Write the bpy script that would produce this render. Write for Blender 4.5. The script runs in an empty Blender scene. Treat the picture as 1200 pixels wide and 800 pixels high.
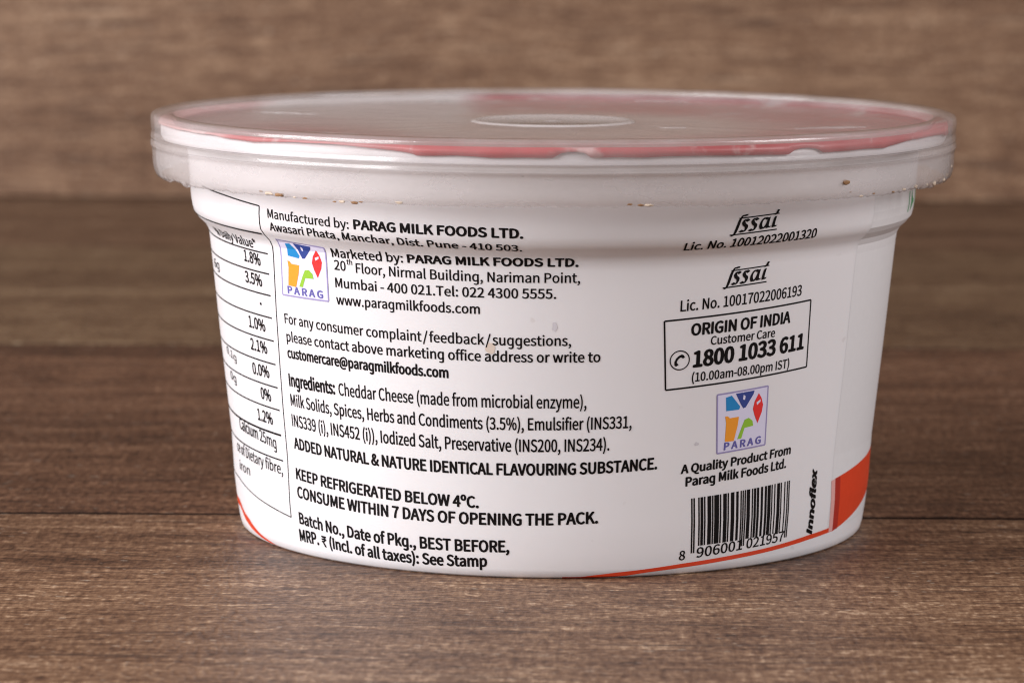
import bpy, bmesh, math, random
from mathutils import Vector, Matrix, noise
random.seed(4)
MM = 0.001
scene = bpy.context.scene
col = scene.collection

# ------------------------------------------------------------------ camera
cam_d = bpy.data.cameras.new('camera')
cam = bpy.data.objects.new('camera', cam_d)
col.objects.link(cam)
scene.camera = cam
cam_d.sensor_width = 36.0
cam_d.lens = 4098.75 / 1200 * 36
cam_d.clip_start, cam_d.clip_end = 0.01, 20.0
PITCH, YAW, ROLL = 0.131376, -0.011470, 0.003916
cy, sy = math.cos(YAW), math.sin(YAW)
fwd = Vector((sy*math.cos(PITCH), cy*math.cos(PITCH), -math.sin(PITCH)))
rgt0 = Vector((cy, -sy, 0)); up0 = rgt0.cross(fwd)
rgt = rgt0*math.cos(ROLL) + up0*math.sin(ROLL)
upv = up0*math.cos(ROLL) - rgt0*math.sin(ROLL)
mw = Matrix((rgt, upv, -fwd)).transposed().to_4x4()
mw.translation = Vector((0, -0.524989, 0.0964456))
cam.matrix_world = mw
cam_d.dof.use_dof = True
cam_d.dof.focus_distance = 0.482
cam_d.dof.aperture_fstop = 38.0

# ------------------------------------------------------------------ world, lamps, exposure
world = bpy.data.worlds.new('World')
scene.world = world
world.use_nodes = True
bg = world.node_tree.nodes['Background']
bg.inputs['Color'].default_value = (0.95, 0.97, 1.0, 1)
bg.inputs['Strength'].default_value = 0.10

def softbox(name, loc, target, sx, sy_, power, color):
    d = bpy.data.lights.new(name, 'AREA')
    d.shape = 'RECTANGLE'; d.size = sx; d.size_y = sy_
    d.energy = power; d.color = color
    o = bpy.data.objects.new(name, d)
    col.objects.link(o)
    o.location = loc
    o.rotation_euler = (Vector(target)-Vector(loc)).to_track_quat('-Z', 'Y').to_euler()
    return o
softbox('softbox', (-0.76, -0.34, 0.42), (0, 0, 0.03), 0.75, 0.50, 16.8, (1.0, 0.985, 0.99))
softbox('softbox', (0.88, -0.34, 0.55), (0, 0.05, 0.03), 0.45, 0.45, 8.6, (1.0, 0.98, 0.985))

scene.view_settings.view_transform = 'Standard'
scene.view_settings.look = 'None'
scene.view_settings.exposure = 0.0
scene.view_settings.gamma = 1.0
scene.view_settings.use_curve_mapping = False
scene.render.engine = 'CYCLES'
scene.cycles.use_denoising = True
scene.cycles.transparent_max_bounces = 32
scene.cycles.max_bounces = 10
scene.cycles.filter_width = 1.1

# ------------------------------------------------------------------ node helpers
class N:
    def __init__(s, name):
        s.m = bpy.data.materials.new(name); s.m.use_nodes = True
        s.t = s.m.node_tree; s.t.nodes.clear()
        s.out = s.t.nodes.new('ShaderNodeOutputMaterial')
    def n(s, kind, **kw):
        x = s.t.nodes.new(kind)
        for k, v in kw.items(): setattr(x, k, v)
        return x
    def l(s, a, b): s.t.links.new(a, b)
    def math(s, op, a, b=None, clamp=False):
        x = s.n('ShaderNodeMath', operation=op, use_clamp=clamp)
        for i, v in enumerate((a, b)):
            if v is None: continue
            if isinstance(v, (int, float)): x.inputs[i].default_value = v
            else: s.l(v, x.inputs[i])
        return x.outputs[0]
    def noise(s, vec, scale, detail=3, rough=.55, dist=0.0):
        x = s.n('ShaderNodeTexNoise')
        x.inputs['Scale'].default_value = scale; x.inputs['Detail'].default_value = detail
        x.inputs['Roughness'].default_value = rough; x.inputs['Distortion'].default_value = dist
        s.l(vec, x.inputs['Vector']); return x.outputs['Fac']
    def scaled(s, vec, v):
        x = s.n('ShaderNodeVectorMath', operation='MULTIPLY'); s.l(vec, x.inputs[0]); x.inputs[1].default_value = v
        return x.outputs[0]
    def ramp(s, fac, stops):
        x = s.n('ShaderNodeValToRGB'); e = x.color_ramp.elements
        while len(e) < len(stops): e.new(0.5)
        for q, (p, c) in zip(e, stops): q.position = p; q.color = (*c, 1) if len(c) == 3 else c
        s.l(fac, x.inputs[0]); return x.outputs[0]
    def mix(s, fac, a, b, mode='MIX'):
        x = s.n('ShaderNodeMix', data_type='RGBA', blend_type=mode)
        if isinstance(fac, (int, float)): x.inputs[0].default_value = fac
        else: s.l(fac, x.inputs[0])
        for i, v in ((6, a), (7, b)):
            if isinstance(v, tuple): x.inputs[i].default_value = (*v, 1)
            else: s.l(v, x.inputs[i])
        return x.outputs[2]
    def bsdf(s, **kw):
        b = s.n('ShaderNodeBsdfPrincipled')
        for k, v in kw.items():
            i = b.inputs[k]
            if isinstance(v, (int, float)): i.default_value = v
            elif isinstance(v, tuple): i.default_value = (*v, 1) if i.type == 'RGBA' else v
            else: s.l(v, i)
        return b

def wood(name, gain=1.0, planks=True, hatch=.55, contrast=1.42):
    s = N(name)
    tc = s.n('ShaderNodeTexCoord').outputs['Object']
    sep = s.n('ShaderNodeSeparateXYZ'); s.l(tc, sep.inputs[0])
    X, Y = sep.outputs[0], sep.outputs[1]
    # plank number -> its own tone and its own stretch of grain
    pid = s.math('FLOOR', s.math('DIVIDE', s.math('SUBTRACT', Y, 0.002), 0.195))
    tone = s.ramp(s.math('DIVIDE', s.math('ADD', pid, 5.5), 10), [(0, (.5,)*3), (.40, (.50,)*3), (.50, (.36,)*3), (.60, (.455,)*3), (.70, (.48,)*3)])
    tone.node.color_ramp.interpolation = 'CONSTANT'
    cx = s.n('ShaderNodeCombineXYZ')
    s.l(s.math('ADD', X, s.math('MULTIPLY', pid, 3.7)), cx.inputs[0])
    wob = s.noise(s.scaled(tc, (5, 9, 1)), 1, 2)
    s.l(s.math('ADD', Y, s.math('MULTIPLY', wob, 0.028)), cx.inputs[1])
    P = cx.outputs[0]
    g1 = s.noise(s.scaled(P, (2.2, 26, 1)), 1, 3, .55, .4)       # broad bands
    g2 = s.noise(s.scaled(P, (9, 170, 1)), 1, 4, .6, .3)        # streaks
    g3 = s.noise(s.scaled(P, (140, 760, 1)), 1, 3, .65)           # fine fibres
    g4 = s.noise(s.scaled(P, (620, 900, 1)), 1, 2, .65)         # printed speckle of the laminate
    g5 = s.noise(s.scaled(P, (95, 26, 1)), 1, 2, .5)            # cross figure
    g6 = s.noise(s.scaled(P, (1250, 330, 1)), 1, 2, .5)          # cross hatch of the embossed face
    g7 = s.noise(s.scaled(P, (75, 470, 1)), 1, 2, .55)           # dark threads
    f = s.math('MULTIPLY', g1, .62)
    f = s.math('ADD', f, s.math('MULTIPLY', g2, .46))
    f = s.math('ADD', f, s.math('MULTIPLY', g3, .50))
    f = s.math('ADD', f, s.math('MULTIPLY', g4, .80))
    f = s.math('ADD', f, s.math('MULTIPLY', g5, .22))
    f = s.math('ADD', f, s.math('MULTIPLY', g6, hatch))
    f = s.math('ADD', f, s.math('MULTIPLY', g7, .55))
    f = s.math('SUBTRACT', f, 1.225 + (hatch-.36)*.5)
    if planks:
        f = s.math('ADD', f, s.math('MULTIPLY', s.math('SUBTRACT', tone, .5), 1.0))
    f = s.math('ADD', s.math('MULTIPLY', s.math('SUBTRACT', f, .5), contrast), .5, True)
    G = gain
    c = s.ramp(f, [(0.0, (.024*G, .0110*G, .0064*G)), (.30, (.078*G, .0385*G, .0218*G)), (.55, (.144*G, .080*G, .0475*G)),
                   (.78, (.228*G, .142*G, .089*G)), (1.0, (.43*G, .31*G, .22*G))])
    warm = s.ramp(s.math('DIVIDE', s.math('ADD', pid, 5.5), 10), [(0, (1, 1, 1)), (.40, (.955, .875, .81)), (.50, (1.03, .92, .88)), (.60, (.97, 1.02, .94)), (.70, (1.0, .98, .94))])
    warm.node.color_ramp.interpolation = 'CONSTANT'
    if planks: c = s.mix(1.0, c, warm, 'MULTIPLY')
    # dark thin pores along the grain
    pore = s.noise(s.scaled(P, (26, 640, 1)), 1, 3, .6)
    pm = s.ramp(pore, [(.35, (1, 1, 1)), (.43, (0, 0, 0))])
    c = s.mix(s.math('MULTIPLY', pm, .7), c, (.045*G, .023*G, .016*G))
    glint = s.noise(s.scaled(P, (520, 900, 1)), 1, 1, .5)
    fm = s.ramp(glint, [(.69, (0, 0, 0)), (.75, (1, 1, 1))])
    c = s.mix(s.math('MULTIPLY', fm, .45), c, (.42*G, .34*G, .27*G))  # tiny specular glints painted into the wood colour as pale flecks
    h = s.math('ADD', s.math('MULTIPLY', g4, .55), s.math('ADD', s.math('MULTIPLY', g3, .4), s.math('MULTIPLY', g6, .9)))
    bp = s.n('ShaderNodeBump'); bp.inputs['Strength'].default_value = .55; bp.inputs['Distance'].default_value = .00035
    s.l(h, bp.inputs['Height'])
    ro = s.math('ADD', s.math('MULTIPLY', g4, -.22), .62)
    b = s.bsdf(**{'Base Color': c, 'Roughness': ro, 'Specular IOR Level': .30})
    s.l(bp.outputs[0], b.inputs['Normal'])
    s.l(b.outputs[0], s.out.inputs[0])
    return s.m

def plain(name, colr, rough=.45, spec=.4, var=0.0):
    s = N(name)
    tc = s.n('ShaderNodeTexCoord').outputs['Object']
    nz = s.noise(tc, 900, 3)
    c2 = tuple(max(0, x*(1-var)-.004) for x in colr)
    c = s.mix(nz, colr, c2)
    b = s.bsdf(**{'Base Color': c, 'Roughness': rough, 'Specular IOR Level': spec})
    s.l(b.outputs[0], s.out.inputs[0]); return s.m

def tub_plastic():
    s = N('white_label_plastic')
    tc = s.n('ShaderNodeTexCoord').outputs['Object']
    a = s.noise(s.scaled(tc, (1, 1, .6)), 45, 3)
    fine = s.noise(tc, 700, 2)
    c = s.mix(a, (.795, .772, .79), (.735, .705, .725))
    sp = s.noise(tc, 420, 1)
    spot = s.ramp(sp, [(.76, (0, 0, 0)), (.80, (1, 1, 1))])
    c = s.mix(s.math('MULTIPLY', spot, .15), c, (.35, .26, .22))
    bp = s.n('ShaderNodeBump'); bp.inputs['Strength'].default_value = .25; bp.inputs['Distance'].default_value = .0006
    s.l(s.math('ADD', s.math('MULTIPLY', a, 1.0), s.math('MULTIPLY', fine, .06)), bp.inputs['Height'])
    b = s.bsdf(**{'Base Color': c, 'Roughness': .34, 'Specular IOR Level': .45,
                  'Subsurface Weight': .12, 'Subsurface Radius': (.004, .003, .0025), 'Subsurface Scale': .5})
    s.l(bp.outputs[0], b.inputs['Normal'])
    s.l(b.outputs[0], s.out.inputs[0]); return s.m

def lid_plastic(name, opac, rough, ior=1.45, skirt=.30):
    """frosted clear polypropylene: part see-through, part milky, with a glossy skin"""
    s = N(name)
    tc = s.n('ShaderNodeTexCoord').outputs['Object']
    cloud = s.noise(s.scaled(tc, (1, 1, 2.5)), 70, 4, .6)
    fine = s.noise(s.scaled(tc, (1, 1, 3)), 420, 3)
    milky = s.bsdf(**{'Base Color': s.mix(cloud, (.90, .865, .865), (.80, .755, .76)), 'Roughness': .6, 'Specular IOR Level': 0.0})
    tl = s.n('ShaderNodeBsdfTranslucent'); tl.inputs[0].default_value = (.75, .70, .70, 1)
    mk = s.n('ShaderNodeMixShader'); mk.inputs[0].default_value = .22
    s.l(milky.outputs[0], mk.inputs[1]); s.l(tl.outputs[0], mk.inputs[2])
    tr = s.n('ShaderNodeBsdfTransparent'); tr.inputs[0].default_value = (.985, .98, .98, 1)
    body = s.n('ShaderNodeMixShader')
    # the wall is clear near its top edge and frosted on the skirt
    sz = s.n('ShaderNodeSeparateXYZ'); s.l(tc, sz.inputs[0])
    zr = s.n('ShaderNodeMapRange', interpolation_type='SMOOTHSTEP'); s.l(sz.outputs[2], zr.inputs[0])
    zr.inputs[1].default_value = .0566; zr.inputs[2].default_value = .0597
    zr.inputs[3].default_value = skirt; zr.inputs[4].default_value = opac
    zop = zr.outputs[0]
    op = s.math('ADD', s.math('MULTIPLY', s.math('SUBTRACT', cloud, .5), .35), zop, True)
    s.l(op, body.inputs[0]); s.l(tr.outputs[0], body.inputs[1]); s.l(mk.outputs[0], body.inputs[2])
    bp = s.n('ShaderNodeBump'); bp.inputs['Strength'].default_value = .30; bp.inputs['Distance'].default_value = .0004
    s.l(s.math('ADD', s.math('MULTIPLY', cloud, .7), s.math('MULTIPLY', fine, .12)), bp.inputs['Height'])
    gl = s.n('ShaderNodeBsdfGlossy')
    s.l(s.math('ADD', s.math('MULTIPLY', fine, .15), rough), gl.inputs['Roughness'])
    s.l(bp.outputs[0], gl.inputs['Normal'])
    fr = s.n('ShaderNodeFresnel'); fr.inputs['IOR'].default_value = ior
    s.l(bp.outputs[0], fr.inputs['Normal'])
    geo = s.n('ShaderNodeNewGeometry')
    fac = s.math('MULTIPLY', fr.outputs[0], s.math('SUBTRACT', 1.0, geo.outputs['Backfacing']))
    fin = s.n('ShaderNodeMixShader')
    s.l(fac, fin.inputs[0]); s.l(body.outputs[0], fin.inputs[1]); s.l(gl.outputs[0], fin.inputs[2])
    s.l(fin.outputs[0], s.out.inputs[0]); return s.m

def foil():
    """printed sealing film: red ring with pale printed areas"""
    s = N('printed_sealing_film')
    tc = s.n('ShaderNodeTexCoord').outputs['Object']
    sep = s.n('ShaderNodeSeparateXYZ'); s.l(tc, sep.inputs[0])
    def step(v, a, b):
        q = s.n('ShaderNodeMapRange', interpolation_type='SMOOTHSTEP'); s.l(v, q.inputs[0])
        q.inputs[1].default_value = a; q.inputs[2].default_value = b; return q.outputs[0]
    n1 = s.noise(tc, 60, 3, .6)
    r = s.n('ShaderNodeVectorMath', operation='LENGTH')
    fl = s.scaled(tc, (1, 1, 0)); s.l(fl, r.inputs[0])
    rr = s.math('ADD', r.outputs['Value'], s.math('MULTIPLY', s.math('SUBTRACT', n1, .5), .014))
    red = s.mix(s.noise(tc, 240, 2), (.56, .028, .035), (.38, .02, .028))
    c = s.mix(s.ramp(rr, [(.024, (0, 0, 0)), (.040, (1, 1, 1))]), (.62, .46, .40), red)
    lf = step(s.math('ADD', sep.outputs[0], s.math('MULTIPLY', s.math('SUBTRACT', n1, .5), .02)), -.040, -.050)
    c = s.mix(s.math('MULTIPLY', lf, .55), c, (.72, .62, .61))
    # pale printed sector at the far left of the film
    xx = s.math('ADD', sep.outputs[0], s.math('MULTIPLY', s.math('SUBTRACT', n1, .5), .012))
    yy = s.math('ADD', sep.outputs[1], s.math('MULTIPLY', s.math('SUBTRACT', n1, .5), .03))
    m = s.math('MULTIPLY', step(xx, -.010, -.016), step(yy, -.022, .030))
    m = s.math('MULTIPLY', m, step(xx, -.050, -.043))
    c = s.mix(s.math('MULTIPLY', m, .9), c, (.78, .74, .73))
    # scuffed pale patches in the print
    sc_ = s.noise(s.scaled(tc, (1, 1.6, 1)), 95, 4, .65)
    c = s.mix(s.math('MULTIPLY', step(sc_, .56, .66), .55), c, (.74, .68, .66))
    b = s.bsdf(**{'Base Color': c, 'Roughness': .4})
    s.l(b.outputs[0], s.out.inputs[0]); return s.m

M_table = wood('laminate_wood_top', 1.0)
M_wall = wood('laminate_wood_board', 1.30, False, .18, 1.1)  # same wood, colour brightened in place of more light on the board
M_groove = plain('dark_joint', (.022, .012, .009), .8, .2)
M_tub = tub_plastic()
M_lid = lid_plastic('frosted_clear_lid', .14, .10, 1.5)
M_top = lid_plastic('clear_lid_panel', .20, .15, 1.30)
M_gate = lid_plastic('moulded_disc_glare', .42, .20, 1.22, .42)  # extra milkiness paints in the whitish glare that fills the ring
M_foil = foil()
M_ink = plain('black_ink', (.006, .005, .0055), .5, .15)
M_orange = plain('orange_ink', (.70, .060, .020), .36, .45, .12)
M_deep = plain('deep_red_ink', (.40, .03, .02), .36, .45)
M_pink = plain('faded_orange_ink', (.70, .36, .34), .36, .45)
M_logo_white = plain('lavender_ink', (.69, .66, .83), .36, .45)
M_violet = plain('violet_ink', (.12, .11, .36), .4, .4)
M_border = plain('pale_violet_ink', (.30, .26, .48), .4, .4)
M_blue = plain('sky_blue_ink', (.015, .22, .52), .4, .4)
M_navy = plain('navy_ink', (.03, .055, .25), .4, .4)
M_red = plain('red_ink', (.74, .03, .03), .4, .4)
M_amber = plain('amber_ink', (.83, .31, .03), .4, .4)
M_green = plain('leaf_green_ink', (.27, .50, .04), .4, .4)
M_dgreen = plain('dark_green_ink', (.06, .28, .12), .4, .4)
M_stain = plain('tan_stain', (.64, .53, .46), .5, .3)
M_smudge = plain('grey_smudge', (.60, .57, .61), .5, .3)
M_crumb_b = plain('brown_residue', (.36, .19, .09), .6, .3, .5)
M_crumb_t = plain('tan_residue', (.72, .58, .46), .6, .3, .4)
M_crumb_d = plain('dark_residue', (.12, .05, .022), .6, .3, .4)
M_seam = plain('label_overlap_plastic', (.735, .715, .73), .34, .45, .06)

# ------------------------------------------------------------------ object helpers
def link(name, bm, mats, parent=None, smooth=True, label=None):
    me = bpy.data.meshes.new(name)
    bm.to_mesh(me); bm.free()
    for m in (mats if isinstance(mats, (list, tuple)) else [mats]): me.materials.append(m)
    if smooth:
        for p in me.polygons: p.use_smooth = True
    o = bpy.data.objects.new(name, me); col.objects.link(o)
    if parent: o.parent = parent
    if label: o['label'] = label
    return o

def lathe(bm, prof, seg=256, close=False, jitter=None):
    """revolve (r, z) in mm about Z; jitter(ring, angle) -> (dr, dz)"""
    rings = []
    for k, (r, z) in enumerate(prof):
        if r == 0:
            rings.append([bm.verts.new((0, 0, z*MM))]); continue
        row = []
        for i in range(seg):
            a = 2*math.pi*i/seg
            dr, dz = jitter(k, a) if jitter else (0, 0)
            row.append(bm.verts.new(((r+dr)*math.sin(a)*MM, -(r+dr)*math.cos(a)*MM, (z+dz)*MM)))
        rings.append(row)
    pairs = list(zip(rings, rings[1:]))
    if close: pairs.append((rings[-1], rings[0]))
    for a, b in pairs:
        for i in range(seg):
            j = (i+1) % seg
            if len(a) == 1: bm.faces.new((a[0], b[j], b[i]))
            elif len(b) == 1: bm.faces.new((a[i], a[j], b[0]))
            else: bm.faces.new((a[i], a[j], b[j], b[i]))
    bmesh.ops.recalc_face_normals(bm, faces=bm.faces)

# ------------------------------------------------------------------ setting: laminate table top and board behind
bm = bmesh.new()
edges = [0.002+0.195*k for k in range(-5, 3)] + [0.545]
half, x0, x1 = .0010, -1.6, 1.6
for a, b in zip(edges, edges[1:]):
    ya, yb = a+half, b-half
    rows = [(a, -.0045), (ya-.0001, -.0044), (ya, -.00012), (ya+.0002, 0), (yb-.0002, 0), (yb, -.00012), (yb+.0001, -.0044), (b, -.0045)]
    vs = [[bm.verts.new((x, y, z)) for x in (x0, -.4, 0, .4, x1)] for y, z in rows]
    for r1, r2 in zip(vs, vs[1:]):
        for i in range(4): bm.faces.new((r1[i], r1[i+1], r2[i+1], r2[i]))
bmesh.ops.remove_doubles(bm, verts=bm.verts, dist=1e-6)
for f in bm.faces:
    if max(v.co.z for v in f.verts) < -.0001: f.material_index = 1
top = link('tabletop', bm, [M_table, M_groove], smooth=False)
top['kind'] = 'structure'; top['label'] = 'brown wood grain plank surface under the tub'
bm = bmesh.new()
vs = [bm.verts.new(v) for v in ((-1.6, 0, 0), (1.6, 0, 0), (1.6, .6, 0), (-1.6, .6, 0), (-1.6, 0, -.012), (1.6, 0, -.012), (1.6, .6, -.012), (-1.6, .6, -.012))]
for f in ((0, 1, 2, 3), (7, 6, 5, 4), (0, 4, 5, 1), (1, 5, 6, 2), (2, 6, 7, 3), (3, 7, 4, 0)): bm.faces.new([vs[i] for i in f])
wall = link('backdrop_wall', bm, M_wall, smooth=False)
wall.location = (0, .532, .0005); wall.rotation_euler = (math.radians(90), 0, 0)
wall['kind'] = 'structure'; wall['label'] = 'blurred brown wood board standing behind the tub'

# ------------------------------------------------------------------ the tub
tub = bpy.data.objects.new('plastic_tub', None); col.objects.link(tub)
tub.empty_display_size = .02
tub['label'] = 'round white plastic food tub with printed back label and frosted clear lid'
tub['category'] = 'tub'

PROF = [[46.5,0.0],[46.95,0.35],[47.2,1.3],[47.55,3.6],[48.0,7.5],[48.4,14.2],[49.85,27.7],[51.45,43.6],[51.65,44.8],[52.15,45.7],[53.1,46.6],[53.75,47.4],[54.0,48.4],[54.2,49.6],[54.6,56.0]]
SEG_S = [0.0]
for (a, b), (c, d) in zip(PROF, PROF[1:]): SEG_S.append(SEG_S[-1] + math.hypot(c-a, d-b))
def prof_at(v):
    v = min(max(v, 0.0), SEG_S[-1])
    for i in range(len(PROF)-1):
        if v <= SEG_S[i+1] or i == len(PROF)-2:
            t = (v-SEG_S[i])/(SEG_S[i+1]-SEG_S[i])
            (r0, z0), (r1, z1) = PROF[i], PROF[i+1]
            n = ((z1-z0), -(r1-r0)); L = math.hypot(*n)
            return r0+(r1-r0)*t, z0+(z1-z0)*t, n[0]/L, n[1]/L

outer = [(0, .9), (38, .9), (43.6, .6), (44.6, .1)] + PROF
outer += [(54.9, 57.5), (58.3, 58.2), (58.6, 58.8), (58.6, 60.4), (58.2, 60.55), (57.4, 60.2), (54.2, 59.2), (53.2, 58.6), (52.7, 56), (52.2, 49.6), (50.0, 45.2), (46.8, 9), (45.2, 3.2), (42, 1.9), (0, 1.9)]
bm = bmesh.new(); lathe(bm, outer, 256)
body = link('tub_body', bm, M_tub, tub, label='white tapered cup wall printed with black text')

# sealing film with a ragged red edge folded over the rim
def film_j(k, a):
    d = math.degrees(a); d = d-360 if d > 180 else d
    n = noise.noise(Vector((math.cos(a)*3, math.sin(a)*3, 1.7)))*.5 + noise.noise(Vector((math.cos(a)*11, math.sin(a)*11, 5)))*.35
    if k in (3, 4):
        lift = 0
        for c, w, h in ((2.6, 2.4, .75), (36.0, 3.0, .65), (-34, 16, .9), (-64, 24, 1.1), (64, 12, .6)):  # wide lifts on the left shape in the glare that whitens the red
            lift = max(lift, h*max(0, 1-((d-c)/w)**2)**.5)
        return 0, n*.55 + lift
    return 0, 0
bm = bmesh.new()
lathe(bm, [(0, 59.75), (54, 59.75), (58.75, 60.95), (58.98, 59.55), (58.84, 59.55), (58.5, 60.75), (54, 59.62), (0, 59.62)], 360, jitter=film_j)
film = link('sealing_film', bm, M_foil, tub, label='red printed film seen through the clear lid')

# lid: one moulded shell
LO = [(0, 60.45), (8, 60.45), (30, 60.42), (52, 60.40), (55.6, 60.42), (56.2, 60.60), (56.75, 61.45), (57.2, 61.72), (57.9, 61.80),
      (59.3, 61.78), (59.8, 61.60), (59.97, 61.25), (60.0, 60.8), (59.93, 59.75), (59.82, 59.50), (59.88, 59.25), (59.95, 58.85), (60.00, 58.55),
      (59.96, 58.42), (59.91, 58.34), (59.95, 58.10), (60.02, 57.75), (60.05, 57.50), (60.02, 57.32), (59.90, 57.14), (59.82, 56.95), (59.78, 56.6),
      (59.72, 55.0), (59.60, 54.0), (59.42, 53.45), (59.16, 53.02), (58.98, 52.90)]
LO = [(q+.14 if q > 59.0 else q, w+.22 if w > 61.2 else w) for q, w in LO]
def offset(prof, d):
    out = []
    for i, (r, z) in enumerate(prof):
        a = prof[max(i-1, 0)]; b = prof[min(i+1, len(prof)-1)]
        tr, tz = b[0]-a[0], b[1]-a[1]; L = math.hypot(tr, tz)
        out.append((max(r+tz/L*d, 0) if r else 0, z-tr/L*d))
    return out
LI = offset(LO, .55)
prof = LO + [(58.55, 52.95)] + LI[::-1][1:]
def lid_j(k, a):
    d = math.degrees(a); d = d-360 if d > 180 else d
    q = min(abs(k-(len(LO)-.5)), 9)
    w = max(0, 1-q/4.5)
    n = noise.noise(Vector((math.cos(a)*60, math.sin(a)*60, 2.2)))
    n2 = noise.noise(Vector((math.cos(a)*9, math.sin(a)*9, 8.2)))
    rag = 1.0 if abs(d) > 62 else .35
    return w*n*.14*rag, w*(n*.62*rag + n2*.18) + .03*n2
bm = bmesh.new(); lathe(bm, prof, 720, jitter=lid_j)
bmesh.ops.remove_doubles(bm, verts=bm.verts, dist=1e-7)
lid = link('lid', bm, [M_lid, M_top], tub, label='frosted clear snap-on lid with a ragged lower edge')
for p in lid.data.polygons:
    c = p.center
    if math.hypot(c.x, c.y) < .0558 and c.z > .055: p.material_index = 1
# moulded ring and raised bars on the lid's panel
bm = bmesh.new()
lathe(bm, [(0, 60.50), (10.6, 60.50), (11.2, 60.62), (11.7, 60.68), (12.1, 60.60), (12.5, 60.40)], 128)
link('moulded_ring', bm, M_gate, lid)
bm = bmesh.new()
lathe(bm, [(0, 60.72), (1.0, 60.70), (1.5, 60.48)], 32)
link('gate_mark', bm, M_lid, lid)
for (bx, by, L, ang) in ((-41.5, 16.2, 11, -28), (17.5, -12.7, 4.2, 3), (40.4, -11.2, 11.4, 20), (-20, 46, 8, 10), (18, 50, 9, -8)):
    bm = bmesh.new()
    if True:
        m_ = Matrix.Translation((bx*MM, by*MM, 60.40*MM)) @ Matrix.Rotation(math.radians(ang), 4, 'Z') @ Matrix.Diagonal((L/2*MM, .9*MM, .22*MM, 1))
        bmesh.ops.create_icosphere(bm, subdivisions=4, radius=1)
        for v in bm.verts: v.co *= 1 + .30*noise.noise(Vector((v.co.x*4, v.co.y*1.2, bx)))
        bmesh.ops.transform(bm, matrix=m_, verts=bm.verts)
    link('embossed_mark', bm, M_lid, lid)

# dried food caught along the lid's lower edge
CRUMBS = [[-42.31,53.63,1],[-40.69,53.5,2],[-39.74,53.2,1.6],[-38.35,53.41,1],[-36.1,53.19,0.8],[-35.23,53.01,0.8],[-30.24,52.94,0.8],[-28.91,52.89,1],[-27.35,52.97,1.3],[-26.07,53.03,0.9],[-20.3,53.28,1],[9.62,53.35,1.0],[10.96,53.22,0.9],[12.08,53.2,1.5],[42.32,55.2,2.2],[44.03,53.69,0.8],[46.51,53.06,1.1],[48.74,53.27,0.9],[52.82,53.23,1],[56.75,53.3,1],[60.19,53.41,1.3],[63.9,53.36,1.2],[67.64,53.43,1.6],[72.61,53.51,1.7],[75.39,53.9,1.6],[77.09,54.89,1.0],[-36.95,61.1,0.7],[-37.99,61.4,0.6]]
for k, (th, z, sz) in enumerate(CRUMBS):
    bm = bmesh.new()
    bmesh.ops.create_icosphere(bm, subdivisions=3, radius=1)
    a = math.radians(th)
    low = z < 54.2
    th += random.uniform(-.6, .6); z += random.uniform(-.1, .12); sz *= random.uniform(.5, .85) * (1.5 if th > 55 or sz > 2.1 else 1)
    a = math.radians(th)
    big = th > 59
    for v in bm.verts:
        n = noise.noise(v.co*1.3 + Vector((k*3.1, 0, 0)))*.7 + noise.noise(v.co*3.1 + Vector((k, 7, 0)))*.3
        v.co *= 1+n*.75
        ex = (2.0 if low and not big else 1.25)
        v.co = Vector((v.co.x*.30*sz*ex, v.co.y*.13*sz, v.co.z*.19*sz))*MM
    rr = 59.75 if z > 54 else 59.45
    m_ = Matrix.Rotation(a, 4, 'Z') @ Matrix.Translation((0, -rr*MM, z*MM))
    bmesh.ops.transform(bm, matrix=m_, verts=bm.verts)
    mt = M_crumb_d if z > 55 and sz < 1.8 or sz > 2.1 else (M_crumb_t if big or k % 3 == 1 else M_crumb_b)
    link('food_residue', bm, mt, lid)

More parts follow.
